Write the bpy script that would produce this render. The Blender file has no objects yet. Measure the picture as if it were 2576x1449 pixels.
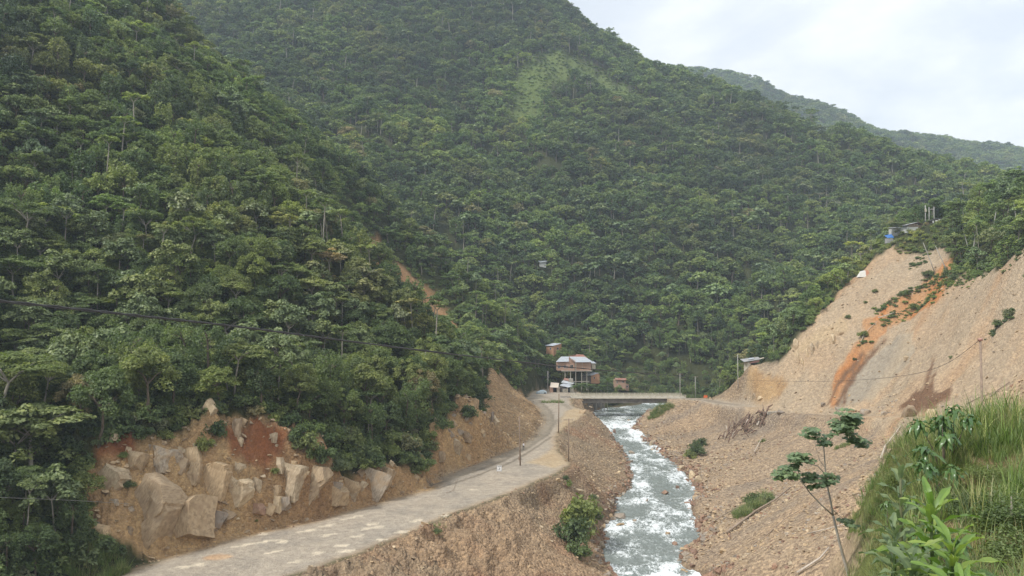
import bpy, math, random
import numpy as np
from mathutils import Vector, Matrix
rng = np.random.default_rng(7)
random.seed(7)
scene = bpy.context.scene
COL = scene.collection

# ------------------------------------------------------------------ camera
EYE = 42.0
W0, H0, F0 = 2576.0, 1449.0, 2061.0          # the photograph's width, height and focal length in one unit
PITCH = math.radians(1.737)
cam = bpy.data.cameras.new('camera')
cam.sensor_width = 36.0
cam.lens = 36.0 * F0 / W0
cam.clip_start = 0.5
cam.clip_end = 9000
camo = bpy.data.objects.new('camera', cam)
COL.objects.link(camo)
camo.location = (0, 0, EYE)
camo.rotation_euler = (math.pi / 2 + PITCH, 0, 0)
scene.camera = camo

# ------------------------------------------------------------------ sky, sun, exposure
SUN_EL, SUN_AZ = math.radians(52), math.radians(-62)      # azimuth from +Y towards +X
world = bpy.data.worlds.new('World')
scene.world = world
world.use_nodes = True
nt = world.node_tree
nt.nodes.clear()
out = nt.nodes.new('ShaderNodeOutputWorld')
bg = nt.nodes.new('ShaderNodeBackground')
bg.inputs['Strength'].default_value = 0.078
sky = nt.nodes.new('ShaderNodeTexSky')
sky.sky_type = 'NISHITA'
sky.sun_disc = False
sky.sun_elevation = SUN_EL
sky.sun_rotation = SUN_AZ
sky.altitude = 900
tc = nt.nodes.new('ShaderNodeTexCoord')
sep = nt.nodes.new('ShaderNodeSeparateXYZ')
nt.links.new(tc.outputs['Generated'], sep.inputs[0])
mz = nt.nodes.new('ShaderNodeMath'); mz.operation = 'MAXIMUM'; mz.inputs[1].default_value = 0.0
nt.links.new(sep.outputs['Z'], mz.inputs[0])
az = nt.nodes.new('ShaderNodeMath'); az.operation = 'ADD'; az.inputs[1].default_value = 0.32
nt.links.new(mz.outputs[0], az.inputs[0])
dx = nt.nodes.new('ShaderNodeMath'); dx.operation = 'DIVIDE'
dy = nt.nodes.new('ShaderNodeMath'); dy.operation = 'DIVIDE'
nt.links.new(sep.outputs['X'], dx.inputs[0]); nt.links.new(az.outputs[0], dx.inputs[1])
nt.links.new(sep.outputs['Y'], dy.inputs[0]); nt.links.new(az.outputs[0], dy.inputs[1])
cmb = nt.nodes.new('ShaderNodeCombineXYZ')
nt.links.new(dx.outputs[0], cmb.inputs[0]); nt.links.new(dy.outputs[0], cmb.inputs[1])
cmb.inputs[2].default_value = 0.35
n1 = nt.nodes.new('ShaderNodeTexNoise'); n1.inputs['Scale'].default_value = 2.1
n1.inputs['Detail'].default_value = 7; n1.inputs['Roughness'].default_value = 0.52; n1.inputs['Distortion'].default_value = 0.5
nt.links.new(cmb.outputs[0], n1.inputs['Vector'])
n2 = nt.nodes.new('ShaderNodeTexNoise'); n2.inputs['Scale'].default_value = 5.0
n2.inputs['Detail'].default_value = 6; n2.inputs['Roughness'].default_value = 0.55
nt.links.new(cmb.outputs[0], n2.inputs['Vector'])
cr = nt.nodes.new('ShaderNodeValToRGB')
cr.color_ramp.elements[0].position = 0.36; cr.color_ramp.elements[0].color = (0.1, 0.1, 0.1, 1)
cr.color_ramp.elements[1].position = 0.55; cr.color_ramp.elements[1].color = (1, 1, 1, 1)
nt.links.new(n1.outputs['Fac'], cr.inputs[0])
cc = nt.nodes.new('ShaderNodeValToRGB')
cc.color_ramp.elements[0].position = 0.30; cc.color_ramp.elements[0].color = (0.68, 0.72, 0.77, 1)
cc.color_ramp.elements[1].position = 0.62; cc.color_ramp.elements[1].color = (0.89, 0.905, 0.93, 1)
nt.links.new(n2.outputs['Fac'], cc.inputs[0])
mul = nt.nodes.new('ShaderNodeVectorMath'); mul.operation = 'SCALE'; mul.inputs['Scale'].default_value = 10.0
nt.links.new(cc.outputs[0], mul.inputs[0])
mx = nt.nodes.new('ShaderNodeMix'); mx.data_type = 'RGBA'
thin = nt.nodes.new('ShaderNodeMix'); thin.data_type = 'RGBA'      # thin veil over the blue
thin.inputs[0].default_value = 0.88
thin.inputs[7].default_value = (6.7, 7.1, 7.7, 1)
nt.links.new(sky.outputs[0], thin.inputs[6])
nt.links.new(cr.outputs[0], mx.inputs[0])
nt.links.new(thin.outputs[2], mx.inputs[6])
nt.links.new(mul.outputs[0], mx.inputs[7])
nt.links.new(mx.outputs[2], bg.inputs['Color'])
nt.links.new(bg.outputs[0], out.inputs['Surface'])

sun = bpy.data.lights.new('sun', 'SUN')
sun.energy = 2.1
sun.angle = math.radians(8)
sun.color = (1.0, 0.975, 0.93)
suno = bpy.data.objects.new('sun', sun)
COL.objects.link(suno)
sd = Vector((math.sin(SUN_AZ) * math.cos(SUN_EL), math.cos(SUN_AZ) * math.cos(SUN_EL) * -1, math.sin(SUN_EL)))
SUND = Vector((sd.x, sd.y, sd.z))
suno.rotation_euler = SUND.to_track_quat('Z', 'Y').to_euler()
sky.sun_rotation = math.atan2(SUND.x, SUND.y)
scene.view_settings.view_transform = 'Standard'
scene.view_settings.look = 'None'
scene.view_settings.gamma = 1
scene.view_settings.use_curve_mapping = False
scene.view_settings.exposure = 0.78
scene.cycles.max_bounces = 6
scene.cycles.diffuse_bounces = 3
scene.cycles.glossy_bounces = 2
scene.cycles.transmission_bounces = 3
scene.cycles.volume_bounces = 1
scene.cycles.transparent_max_bounces = 8
scene.cycles.use_adaptive_sampling = True
scene.cycles.use_denoising = True

# ------------------------------------------------------------------ placing helpers
cp, sp = math.cos(PITCH), math.sin(PITCH)
def ray(u, v):
    a = (u - W0 / 2) / F0
    t = (H0 / 2 - v) / F0
    fy = cp - sp * t
    return a / fy, (sp + cp * t) / fy          # x per metre forward, z per metre forward
def P(u, v, Y, dz=0.0):
    a, k = ray(u, v)
    return (a * Y, Y, EYE + k * Y + dz)
def Pz(u, v, z):
    a, k = ray(u, v)
    Y = (z - EYE) / k
    return (a * Y, Y, z)
def zriver(Y):
    return -5.0 + (Y - 140.0) * 0.03
def Priver(u, v):
    a, k = ray(u, v)
    Y = (EYE + 5.0 + 4.2) / (0.03 - k)
    return (a * Y, Y, zriver(Y))

# ------------------------------------------------------------------ noise (numpy)
_perm = np.random.default_rng(3).integers(0, 2**31, 65536)
def _hash(ix, iy, seed):
    h = (ix * 73856093) ^ (iy * 19349663) ^ (seed * 83492791)
    return (_perm[h & 65535] & 0xffff) / 65535.0
def vnoise(x, y, seed=0):
    ix = np.floor(x).astype(np.int64); iy = np.floor(y).astype(np.int64)
    fx = x - ix; fy = y - iy
    fx = fx * fx * fx * (fx * (fx * 6 - 15) + 10); fy = fy * fy * fy * (fy * (fy * 6 - 15) + 10)
    a = _hash(ix, iy, seed); b = _hash(ix + 1, iy, seed); c = _hash(ix, iy + 1, seed); d = _hash(ix + 1, iy + 1, seed)
    return (a * (1 - fx) + b * fx) * (1 - fy) + (c * (1 - fx) + d * fx) * fy
def fbm(x, y, oct=4, seed=0, gain=0.5, lac=2.03):
    s = 0; amp = 1.0; tot = 0
    for o in range(oct):
        s = s + amp * (vnoise(x, y, seed + o * 17) * 2 - 1); tot += amp
        amp *= gain
        x, y = x * lac * 0.8 - y * lac * 0.6 + 3.1, x * lac * 0.6 + y * lac * 0.8 + 1.7
    return s / tot
def ridged(x, y, oct=4, seed=0):
    s = 0; amp = 1.0; tot = 0
    for o in range(oct):
        s = s + amp * (1 - 2 * np.abs(vnoise(x, y, seed + o * 17) * 2 - 1)); tot += amp
        amp *= 0.5
        x, y = x * 1.7 - y * 1.2 + 3.1, x * 1.2 + y * 1.7 + 1.7
    return s / tot
def sstep(a, b, x):
    t = np.clip((x - a) / (b - a), 0, 1)
    return t * t * (3 - 2 * t)
def sdpoly(x, y, poly):                       # signed distance, negative inside
    x = np.asarray(x, float); y = np.asarray(y, float)
    d = np.full(x.shape, 1e18); inside = np.zeros(x.shape, bool)
    n = len(poly)
    for i in range(n):
        ax, ay = poly[i][0], poly[i][1]; bx, by = poly[(i + 1) % n][0], poly[(i + 1) % n][1]
        ex, ey = bx - ax, by - ay
        wx, wy = x - ax, y - ay
        t = np.clip((wx * ex + wy * ey) / (ex * ex + ey * ey + 1e-12), 0, 1)
        d = np.minimum(d, (wx - ex * t) ** 2 + (wy - ey * t) ** 2)
        c = ((ay > y) != (by > y)) & (x < (bx - ax) * (y - ay) / (by - ay + 1e-12) + ax)
        inside ^= c
    d = np.sqrt(d)
    return np.where(inside, -d, d)
def dline(x, y, line):                        # distance to an open polyline and the run along it
    x = np.asarray(x, float); y = np.asarray(y, float)
    d = np.full(x.shape, 1e18); s = np.zeros(x.shape); run = 0
    for i in range(len(line) - 1):
        ax, ay = line[i][0], line[i][1]; bx, by = line[i + 1][0], line[i + 1][1]
        ex, ey = bx - ax, by - ay; L = math.hypot(ex, ey)
        t = np.clip(((x - ax) * ex + (y - ay) * ey) / (L * L), 0, 1)
        q = np.hypot(x - ax - ex * t, y - ay - ey * t)
        m = q < d
        d = np.where(m, q, d); s = np.where(m, run + t * L, s); run += L
    return d, s

# ------------------------------------------------------------------ the lie of the land
LEDGE = [(1559,1449),(1535,1420),(1525,1380),(1525,1330),(1553,1293),(1555,1254),(1593,1231),(1596,1197),(1587,1163),(1559,1121),(1531,1090),(1505,1061),(1494,1044),(1520,1030),(1570,1024)]
REDGE = [(1751,1449),(1700,1427),(1706,1387),(1757,1364),(1748,1327),(1729,1285),(1726,1262),(1751,1240),(1734,1220),(1714,1189),(1689,1163),(1649,1138),(1612,1107),(1581,1076),(1598,1061),(1632,1044),(1680,1030),(1760,1018)]
RL = [Priver(*p) for p in LEDGE]; RR = [Priver(*p) for p in REDGE]
RL = [(8, 60, 0), (14, 105, 0)] + RL; RR = [(27, 60, 0), (30, 105, 0)] + RR
RIVER = [(p[0], p[1]) for p in RL] + [(120, 420), (150, 400)] + [(p[0], p[1]) for p in RR[::-1]]
PLZ = 8.0
PLPIX = [(100,1520),(420,1395),(560,1362),(700,1328),(900,1280),(1080,1233),(1110,1202),(1200,1162),(1290,1130),(1345,1100),(1368,1060),(1356,1030),(1318,1003),(1335,985),(1380,977),(1450,981),
         (1470,991),(1440,1003),(1446,1022),(1475,1034),(1462,1052),(1425,1068),(1402,1100),(1408,1135),(1438,1165),(1410,1192),(1262,1252),(1100,1315),(900,1398),(720,1458),(480,1580)]
PLAT = [Pz(u, v, PLZ)[:2] for u, v in PLPIX]
BRD = [(30, 327), (66, 328), (75, 318), (80, 296), (85, 270), (92, 240), (97, 205), (95, 160), (84, 105), (62, 55), (30, 14)]     # right-bank road, half buried
BRZ = [8.0, 8.0, 8.3, 8.6, 9.0, 11.5, 15.5, 21.0, 29.0, 36.0, 39.5]

CT = []
def ct(*pts):
    for p in pts: CT.append(p)
for p in RL[1:]:
    ct((p[0], p[1], zriver(p[1]) + 0.3))
for p in RR[1:]:
    ct((p[0], p[1], zriver(p[1]) + 0.3))
ct((-20, 60, -6), (50, 60, 8))
for (x, y) in PLAT[::1]:
    ct((x, y, PLZ))
# rock cut behind the left platform, then the hillside above it
for u, v, Y in [(60,1290,110),(180,1230,114),(300,1110,121),(420,1100,126),(560,1080,131),(700,1110,137),(820,1150,142),(940,1180,150),(1050,1140,163),(1120,1090,175),(1190,1050,192)]:
    ct(P(u, v, Y))
for u, v, Y in [(-250,1300,85),(-350,700,130),(-350,100,200),(0,900,140),(0,500,183),(0,60,236),(0,-250,330),(200,900,152),(200,500,198),(200,60,262),(200,-250,380),
                (420,900,160),(420,600,190),(420,330,245),(420,120,320),(600,900,165),(600,640,190),(600,460,230),(600,330,285),
                (780,900,176),(780,700,205),(780,520,260),(780,400,320),(930,900,190),(940,640,242),(1050,900,200),(1060,780,222),(1140,930,205),(1190,960,208)]:
    ct(P(u, v, Y, -6.0))
# crest of the left hill running down to the bridge
for u, v, Y in [(430,0,380),(520,120,365),(600,185,350),(750,300,352),(900,430,362),(1050,570,366),(1200,705,366),(1300,825,362),(1370,895,358),(1410,955,352)]:
    ct(P(u, v, Y, -6.5))
for u, v, Y, dz in [(430,40,470,-55),(600,240,450,-50),(750,330,450,-45),(900,450,450,-42),(1050,590,450,-35),(1200,720,440,-25),(1300,830,430,-12)]:
    ct(P(u, v, Y, dz))
# face between the two spurs and the debris cone
ct(P(930,620,335,-3), P(1000,690,330,-2), P(1130,820,318,-1), P(1100,760,338,-4), P(1250,880,322,-5), P(1240,930,262,0), P(1270,960,285,-1), P(1300,975,320,-3), P(1345,960,350,-1),
   P(1300,1040,262,0), P(1330,1010,300,0), P(1225,1010,232,0), P(1250,1085,222,0), P(1160,900,262,-9), P(1050,800,280,-9), P(930,690,290,-12))
# behind the bridge: houses' hillock and river flats
ct(P(1411,884,388,0), P(1372,890,388,0), P(1440,935,372,-1), P(1490,960,372,-1), P(1400,965,358,0), P(1560,968,385,-2), P(1600,960,410,-4), P(1700,968,420,-5), P(1800,970,415,-4), P(1860,960,380,-3))
# main mountain
for u, v, Y in [(1400,2,950),(1500,68,930),(1600,140,900),(1700,186,870),(1850,258,830),(1930,290,810),(2000,316,790),(2075,338,780),(2150,362,770),(2300,400,755),(2450,432,755),(2576,460,760),(2800,500,780),
                (1200,-190,1000),(900,-170,960),(760,-60,880),(640,45,800),(520,110,740),(400,150,720),
                (1330,140,815),(1430,150,800),(1560,240,760),(1420,380,655),(1200,250,740),(1000,200,720),(1600,400,650),(1380,600,540),(1200,420,640),(1000,380,600),
                (1150,640,500),(1300,740,480),(1300,840,455),(1500,600,545),(1750,420,660),(1750,600,560),(1900,420,680),(1900,620,560),(2050,450,670),(2050,620,570),(2200,480,660),(2350,520,650),(2500,520,650),
                (1500,800,475),(1700,800,470),(1850,800,470),(1420,870,440),(1580,890,440),(1720,900,440),(1850,890,440),(2000,760,490),(1600,700,515)]:
    ct(P(u, v, Y, -7.0))
for u, v, Y in [(1500,60,1050),(1850,230,950),(2150,330,900),(2450,420,900),(1200,-150,1150)]:
    ct(P(u, v, Y, -60))
for u, v, Y in [(2050,500,1300),(2300,500,1300),(2576,520,1300)]:
    ct(P(u, v, Y, -20))
# far ridge
for u, v, Y in [(1600,190,2000),(1690,170,2000),(1760,172,2000),(1850,190,1980),(1950,215,1950),(2050,258,1920),(2150,305,1900),(2200,325,1890),(2250,345,1900),(2300,343,1900),(2400,352,1900),(2500,374,1900),(2576,380,1900),(2750,400,1900)]:
    ct(P(u, v, Y, -27.0))
ct(P(1300,160,2000), P(550,-70,1250), P(350,-120,1250), P(750,-100,1250), (1500, 3000, 300), (0, 3000, 450), (-1200, 2500, 450), (-1200,1200,450))
# right-bank slide slope
for (x, y), z in zip(BRD[2:], BRZ[2:]):
    ct((x, y, z))
for u, v, Y in [(1905,1000,288),(1865,948,296),(1880,930,302),(1900,926,304),(1925,915,303),(1950,903,297),(2000,832,296),(2100,742,306),(2150,692,313),(2200,642,320),(2260,590,334),(2330,568,352),(2400,575,350),(2450,590,335),
                (2060,1022,264),(2200,1030,238),(2150,880,270),(2300,800,268),(2400,700,262),(2576,640,222),(2500,850,208),(2576,950,180),(2350,640,292),
                (2576,520,268,),(2750,420,270),(2800,650,180),(2800,900,140),(2900,1000,110)]:
    ct(P(u, v, Y, 0))
for u, v, Y, dz in [(1950,940,350,-6),(2050,830,370,-10),(2150,740,390,-12),(2250,650,410,-12),(2350,600,430,-14),(2500,560,430,-14),(2750,500,430,-10)]:
    ct(P(u, v, Y, dz))
# rubble slope between the right-bank road and the river
ct(P(1780,1004,322,0), P(1700,1000,326,0), P(1660,1010,322,-0.5))
ct(P(2100,1440,112,0), P(1900,1400,130,0), P(2150,1200,150,0), (60, 110, 15), (40, 85, 6), (60, 80, 20), (50, 50, 26), (28, 45, 16), (10, 40, 6), (0, 20, 18), (-30, 10, 5), (-60, 60, -8), (-90, 30, 0), (120, 60, 50), (140, 110, 48))
CT = np.array([p[:3] for p in CT], float)
_c2 = 2.0 ** 2
_warp = 1.0
def _phi(dx, dy): return np.sqrt(dx * dx + dy * dy + _c2)
_N = len(CT)
_A = np.zeros((_N + 1, _N + 1))
_A[:_N, :_N] = -_phi(CT[:, 0][:, None] - CT[:, 0][None], CT[:, 1][:, None] - CT[:, 1][None]) + np.eye(_N) * 0.05 * -1
_A[_N, :_N] = 1; _A[:_N, _N] = 1
_b = np.concatenate([CT[:, 2], [0]])
_Wt = np.linalg.solve(_A, _b)
def rbf(x, y):
    x = x.ravel(); y = y.ravel(); o = np.empty(x.shape)
    for i in range(0, len(x), 20000):
        X = x[i:i + 20000][:, None]; Y = y[i:i + 20000][:, None]
        o[i:i + 20000] = -(_phi(X - CT[:, 0][None], Y - CT[:, 1][None]) @ _Wt[:_N]) + _Wt[_N]
    return o

# the grassy knoll the camera looks over
KN = [(4.9,10),(7.1,15),(10.0,20.5),(12.5,25),(13.6,29),(17,31.5),(26,31),(40,24),(40,2),(3.2,2)]
def knoll(x, y):
    d = sdpoly(x, y, KN) + .7 * fbm(x / 1.6, y / 1.6, 3, 93)
    top = 37.3 + 1.35 * np.exp(-(((x - 15.5) / 5.5) ** 2 + ((y - 24) / 5.0) ** 2)) + 0.35 * np.exp(-(((x - 6.5) / 2.5) ** 2 + ((y - 11) / 4) ** 2)) \
        + 0.25 * fbm(x * 0.5, y * 0.5, 3, 91) - 0.3 * sstep(13, 16.5, y) * (1 - sstep(16.5, 19, y))
    return np.where(d < 0, top - 0.5 * np.exp(np.minimum(d, 0) / 1.2), top - 0.5 - d * 1.7)

def height(x, y, detail=True):
    x = np.asarray(x, float); y = np.asarray(y, float); sh = x.shape
    x = x.ravel(); y = y.ravel()
    z = rbf(x, y)
    dr = sdpoly(x, y, RIVER)
    dp = sdpoly(x, y, PLAT)
    db, sb = dline(x, y, BRD)
    r = np.hypot(x, y)
    # broad relief of the forested hills
    wm = sstep(395, 470, y) * (1 - sstep(1150, 1500, y))
    wv = np.exp(-((x - 300) / 500) ** 2)
    z = z + wm * (20 * ridged((x * 0.9 + y * 0.25) / 85, y / 210, 4, 5) + 8 * fbm(x / 32, y / 32, 3, 8))
    wf = sstep(1300, 1600, y)
    z = z + wf * (28 * ridged(x / 170, y / 300, 4, 15)) * (1 - 0.5 * sstep(1900, 2500, y))
    wl = sstep(4, 40, dp) * sstep(10, 30, -x) * (1 - sstep(395, 470, y)) * sstep(60, 100, y)
    z = z + wl * 3.2 * fbm(x / 22, y / 22, 3, 21)
    # platform (road level)
    t = sstep(0.0, 2.4, dp)
    pz = PLZ + 0.10 * fbm(x / 2.2, y / 2.2, 3, 31) + 0.35 * fbm(x / 17, y / 17, 2, 33)
    z = pz * (1 - t) + z * t
    # right-bank road
    bz = np.interp(sb, np.concatenate([[0], np.cumsum([math.dist(BRD[i], BRD[i + 1]) for i in range(len(BRD) - 1)])]), BRZ)
    tb = sstep(3.0, 7.0, db) + 0 * z
    bump = 0.5 * sstep(60, 80, sb) * (1 + fbm(x / 4, y / 4, 3, 41))
    z = np.where(y < 345, (bz + bump) * (1 - tb) + z * tb, z)
    # bare ground roughness
    wb = sstep(0.5, 5, dp) * sstep(0.3, 3, dr) * sstep(3, 8, db) * (1 - sstep(395, 470, y))
    sx, sy = x * 0.77 + y * 0.64, -x * 0.64 + y * 0.77
    if detail:
        z = z + wb * (0.55 * fbm(x / 3.0, y / 3.0, 4, 51) + 0.9 * ridged(x / 13, y / 13, 3, 53) * 0.8)
        # rills down the big right slope, and loose blocky ground on the left rock cut
        ws = sstep(90, 110, x) * (1 - sstep(395, 420, y))
        wx = 4 * fbm(x / 20, y / 20, 2, 71)
        z = z + ws * sstep(7, 14, db) * (1.5 * ridged((x * 0.55 - y * 0.83 + wx) / 11.0, (x * 0.83 + y * 0.55) / 34.0, 4, 57) + .9 * ridged(x / 6, y / 6, 3, 58))
        wc = sstep(0.3, 1.5, dp) * (1 - sstep(14, 20, dp)) * (1 - sstep(-10, 15, x)) * (1 - sstep(215, 235, y))
        cx, cy = x / 2.6, y / 2.6
        z = z + wc * (1.3 * ridged(cx, cy, 3, 61) + 0.9 * np.round(2.6 * fbm(cx * 0.7, cy * 0.7, 2, 63)) * .8)
    # river bed
    zr = zriver(y)
    tr = sstep(-1.2, 2.0, dr)
    z = (zr - 1.3) * (1 - tr) + z * tr
    # the water passes under the deck, held on the left by the retaining wall
    q = np.array([(28.2, 322.5), (60, 320), (66, 352), (44, 356), (34, 344), (28.2, 334)])
    tq = sstep(.4, -.6, sdpoly(x, y, q)) if True else 0
    z = np.where((y > 310) & (y < 365), np.minimum(z, z * (1 - tq) + (zr - .8) * tq), z)
    z = np.maximum(z, np.where(np.hypot(x, y) < 60, knoll(x, y), -1e3))
    return z.reshape(sh)

_hc = {}
def gz(x, y):
    return float(height(np.array([x]), np.array([y]))[0])
def hit(u, v, y0=60.0, y1=1200.0):            # where a line of sight meets the land
    a, k = ray(u, v)
    n = 900
    Y = y0 * (y1 / y0) ** (np.arange(n) / (n - 1.0))
    z = height(a * Y, Y)
    m = np.nonzero(z > EYE + k * Y)[0]
    i = m[0] if len(m) else n - 1
    if i > 0:
        g0 = z[i - 1] - EYE - k * Y[i - 1]; g1 = z[i] - EYE - k * Y[i]
        t = -g0 / (g1 - g0 + 1e-9); Yh = Y[i - 1] + (Y[i] - Y[i - 1]) * min(max(t, 0), 1)
    else: Yh = Y[0]
    return (a * Yh, Yh, EYE + k * Yh)
def hitpoly(pts, **k):
    return [hit(u, v, **k)[:2] for u, v in pts]
# ------------------------------------------------------------------ mesh and tag helpers
def np_mesh(name, verts, faces, mats=(), mat_idx=None, smooth=False, attrs=None):
    """faces: (n,3) or (n,4) int array"""
    me = bpy.data.meshes.new(name)
    verts = np.asarray(verts, np.float32); faces = np.asarray(faces, np.int32)
    k = faces.shape[1]; n = len(faces)
    me.vertices.add(len(verts)); me.vertices.foreach_set('co', verts.ravel())
    me.loops.add(n * k); me.loops.foreach_set('vertex_index', faces.ravel())
    me.polygons.add(n); me.polygons.foreach_set('loop_start', np.arange(n, dtype=np.int32) * k)
    if mat_idx is not None: me.polygons.foreach_set('material_index', np.asarray(mat_idx, np.int32))
    me.polygons.foreach_set('use_smooth', np.full(n, smooth))
    for m in mats: me.materials.append(m)
    me.update(calc_edges=True)
    for nm, (typ, dom, arr) in (attrs or {}).items():
        a = me.attributes.new(nm, typ, dom)
        if typ == 'FLOAT': a.data.foreach_set('value', np.asarray(arr, np.float32).ravel())
        elif typ == 'FLOAT_COLOR': a.data.foreach_set('color', np.asarray(arr, np.float32).ravel())
        elif typ == 'FLOAT_VECTOR': a.data.foreach_set('vector', np.asarray(arr, np.float32).ravel())
        elif typ == 'INT': a.data.foreach_set('value', np.asarray(arr, np.int32).ravel())
    return me
def tag(o, label=None, cat=None, group=None, kind=None):
    if label: o['label'] = label
    if cat: o['category'] = cat
    if group: o['group'] = group
    if kind: o['kind'] = kind
    return o
def link(name, data, parent=None, loc=None):
    o = bpy.data.objects.new(name, data); COL.objects.link(o)
    if parent is not None: o.parent = parent
    if loc is not None: o.location = loc
    return o
def empty(name, loc, rz=0.0):
    o = bpy.data.objects.new(name, None); COL.objects.link(o)
    o.location = loc; o.rotation_euler = (0, 0, rz); o.empty_display_size = 0.3
    return o
def copy_tree(o, parent=None):
    c = o.copy(); COL.objects.link(c)
    if parent is not None: c.parent = parent
    for ch in list(o.children): copy_tree(ch, c)
    return c
class MB:
    """collects boxes, tubes and prisms for one mesh"""
    def __init__(s): s.v = []; s.f = []; s.m = []
    def add(s, vs, fs, m=0):
        b = len(s.v); s.v += [tuple(p) for p in vs]
        for f in fs: s.f.append([i + b for i in f]); s.m.append(m)
    def box(s, x0, x1, y0, y1, z0, z1, m=0, rz=0.0, c=(0, 0)):
        vs = [(x, y, z) for z in (z0, z1) for x, y in ((x0, y0), (x1, y0), (x1, y1), (x0, y1))]
        if rz:
            cc, ss = math.cos(rz), math.sin(rz)
            vs = [(c[0] + (x - c[0]) * cc - (y - c[1]) * ss, c[1] + (x - c[0]) * ss + (y - c[1]) * cc, z) for x, y, z in vs]
        s.add(vs, [(3, 2, 1, 0), (4, 5, 6, 7), (0, 1, 5, 4), (1, 2, 6, 5), (2, 3, 7, 6), (3, 0, 4, 7)], m)
        return s
    def bar(s, a, b, w, h, m=0):
        a = Vector(a); b = Vector(b); d = (b - a).normalized()
        up = Vector((0, 0, 1)) if abs(d.z) < 0.95 else Vector((0, 1, 0))
        r = d.cross(up).normalized(); u = r.cross(d)
        vs = [p + r * (sx * w / 2) + u * (sz * h / 2) for p in (a, b) for sx, sz in ((-1, -1), (1, -1), (1, 1), (-1, 1))]
        s.add(vs, [(0, 1, 2, 3), (7, 6, 5, 4), (0, 4, 5, 1), (1, 5, 6, 2), (2, 6, 7, 3), (3, 7, 4, 0)], m)
        return s
    def tube(s, pts, rads, n=8, m=0, cap=True):
        pts = [Vector(p) for p in pts]; rings = []
        if not hasattr(rads, '__len__'): rads = [rads] * len(pts)
        for i, p in enumerate(pts):
            d = (pts[min(i + 1, len(pts) - 1)] - pts[max(i - 1, 0)]).normalized()
            up = Vector((0, 0, 1)) if abs(d.z) < 0.9 else Vector((0, 1, 0))
            r = d.cross(up).normalized(); u = r.cross(d)
            rings.append([p + (r * math.cos(2 * math.pi * k / n) + u * math.sin(2 * math.pi * k / n)) * rads[i] for k in range(n)])
        b = len(s.v)
        for R in rings: s.v += [tuple(q) for q in R]
        for i in range(len(pts) - 1):
            for k in range(n):
                k2 = (k + 1) % n
                s.f.append([b + i * n + k, b + i * n + k2, b + (i + 1) * n + k2, b + (i + 1) * n + k]); s.m.append(m)
        if cap:
            s.f.append([b + k for k in range(n)][::-1]); s.m.append(m)
            s.f.append([b + (len(pts) - 1) * n + k for k in range(n)]); s.m.append(m)
        return s
    def mesh(s, name, mats, smooth=False):
        me = bpy.data.meshes.new(name); me.from_pydata(s.v, [], s.f)
        for m in (mats if isinstance(mats, (list, tuple)) else [mats]): me.materials.append(m)
        me.polygons.foreach_set('material_index', s.m)
        if smooth: me.polygons.foreach_set('use_smooth', [True] * len(s.f))
        me.update(); return me
    def build(s, name, mats, parent=None, smooth=False, loc=None):
        return link(name, s.mesh(name, mats, smooth), parent, loc)

# ------------------------------------------------------------------ materials
class NT:
    def __init__(s, name):
        s.mat = bpy.data.materials.new(name); s.mat.use_nodes = True
        s.t = s.mat.node_tree; s.b = s.t.nodes['Principled BSDF']; s.o = s.t.nodes['Material Output']
    def n(s, typ, **kw):
        x = s.t.nodes.new('ShaderNode' + typ)
        for k, v in kw.items():
            if k.startswith('i_'): x.inputs[k[2:].replace('_', ' ')].default_value = v
            else: setattr(x, k, v)
        return x
    def l(s, a, b): s.t.links.new(a, b)
    def noise(s, scale, detail=3, rough=0.5, vec=None, dist=0.0):
        x = s.n('TexNoise'); x.inputs['Scale'].default_value = scale; x.inputs['Detail'].default_value = detail
        x.inputs['Roughness'].default_value = rough; x.inputs['Distortion'].default_value = dist
        if vec is not None: s.l(vec, x.inputs['Vector'])
        return x.outputs['Fac']
    def ramp(s, fac, stops, interp='LINEAR'):
        x = s.n('ValToRGB'); x.color_ramp.interpolation = interp
        e = x.color_ramp.elements
        while len(e) < len(stops): e.new(0.5)
        for i, (p, c) in enumerate(stops):
            e[i].position = p; e[i].color = (c, c, c, 1) if not hasattr(c, '__len__') else (*c[:3], 1)
        s.l(fac, x.inputs[0]); return x.outputs[0]
    def mix(s, fac, a, b, mode='MIX'):
        x = s.n('Mix', data_type='RGBA', blend_type=mode)
        for k, q in ((0, fac), (6, a), (7, b)):
            if hasattr(q, 'is_linked'): s.l(q, x.inputs[k])
            elif hasattr(q, '__len__'): x.inputs[k].default_value = (*q[:3], 1)
            else: x.inputs[k].default_value = q if k == 0 else (q, q, q, 1)
        return x.outputs[2]
    def math(s, op, a, b=0.5, c=None):
        x = s.n('Math', operation=op)
        for k, q in ((0, a), (1, b), (2, c)):
            if q is None: continue
            if hasattr(q, 'is_linked'): s.l(q, x.inputs[k])
            else: x.inputs[k].default_value = q
        return x.outputs[0]
    def bump(s, h, strength=0.5, dist=0.1):
        x = s.n('Bump'); x.inputs['Strength'].default_value = strength; x.inputs['Distance'].default_value = dist
        s.l(h, x.inputs['Height']); s.l(x.outputs[0], s.b.inputs['Normal'])
    def pos(s): return s.n('NewGeometry').outputs['Position']
    def objc(s): return s.n('TexCoord').outputs['Object']
    def rnd(s): return s.n('ObjectInfo').outputs['Random']

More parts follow.
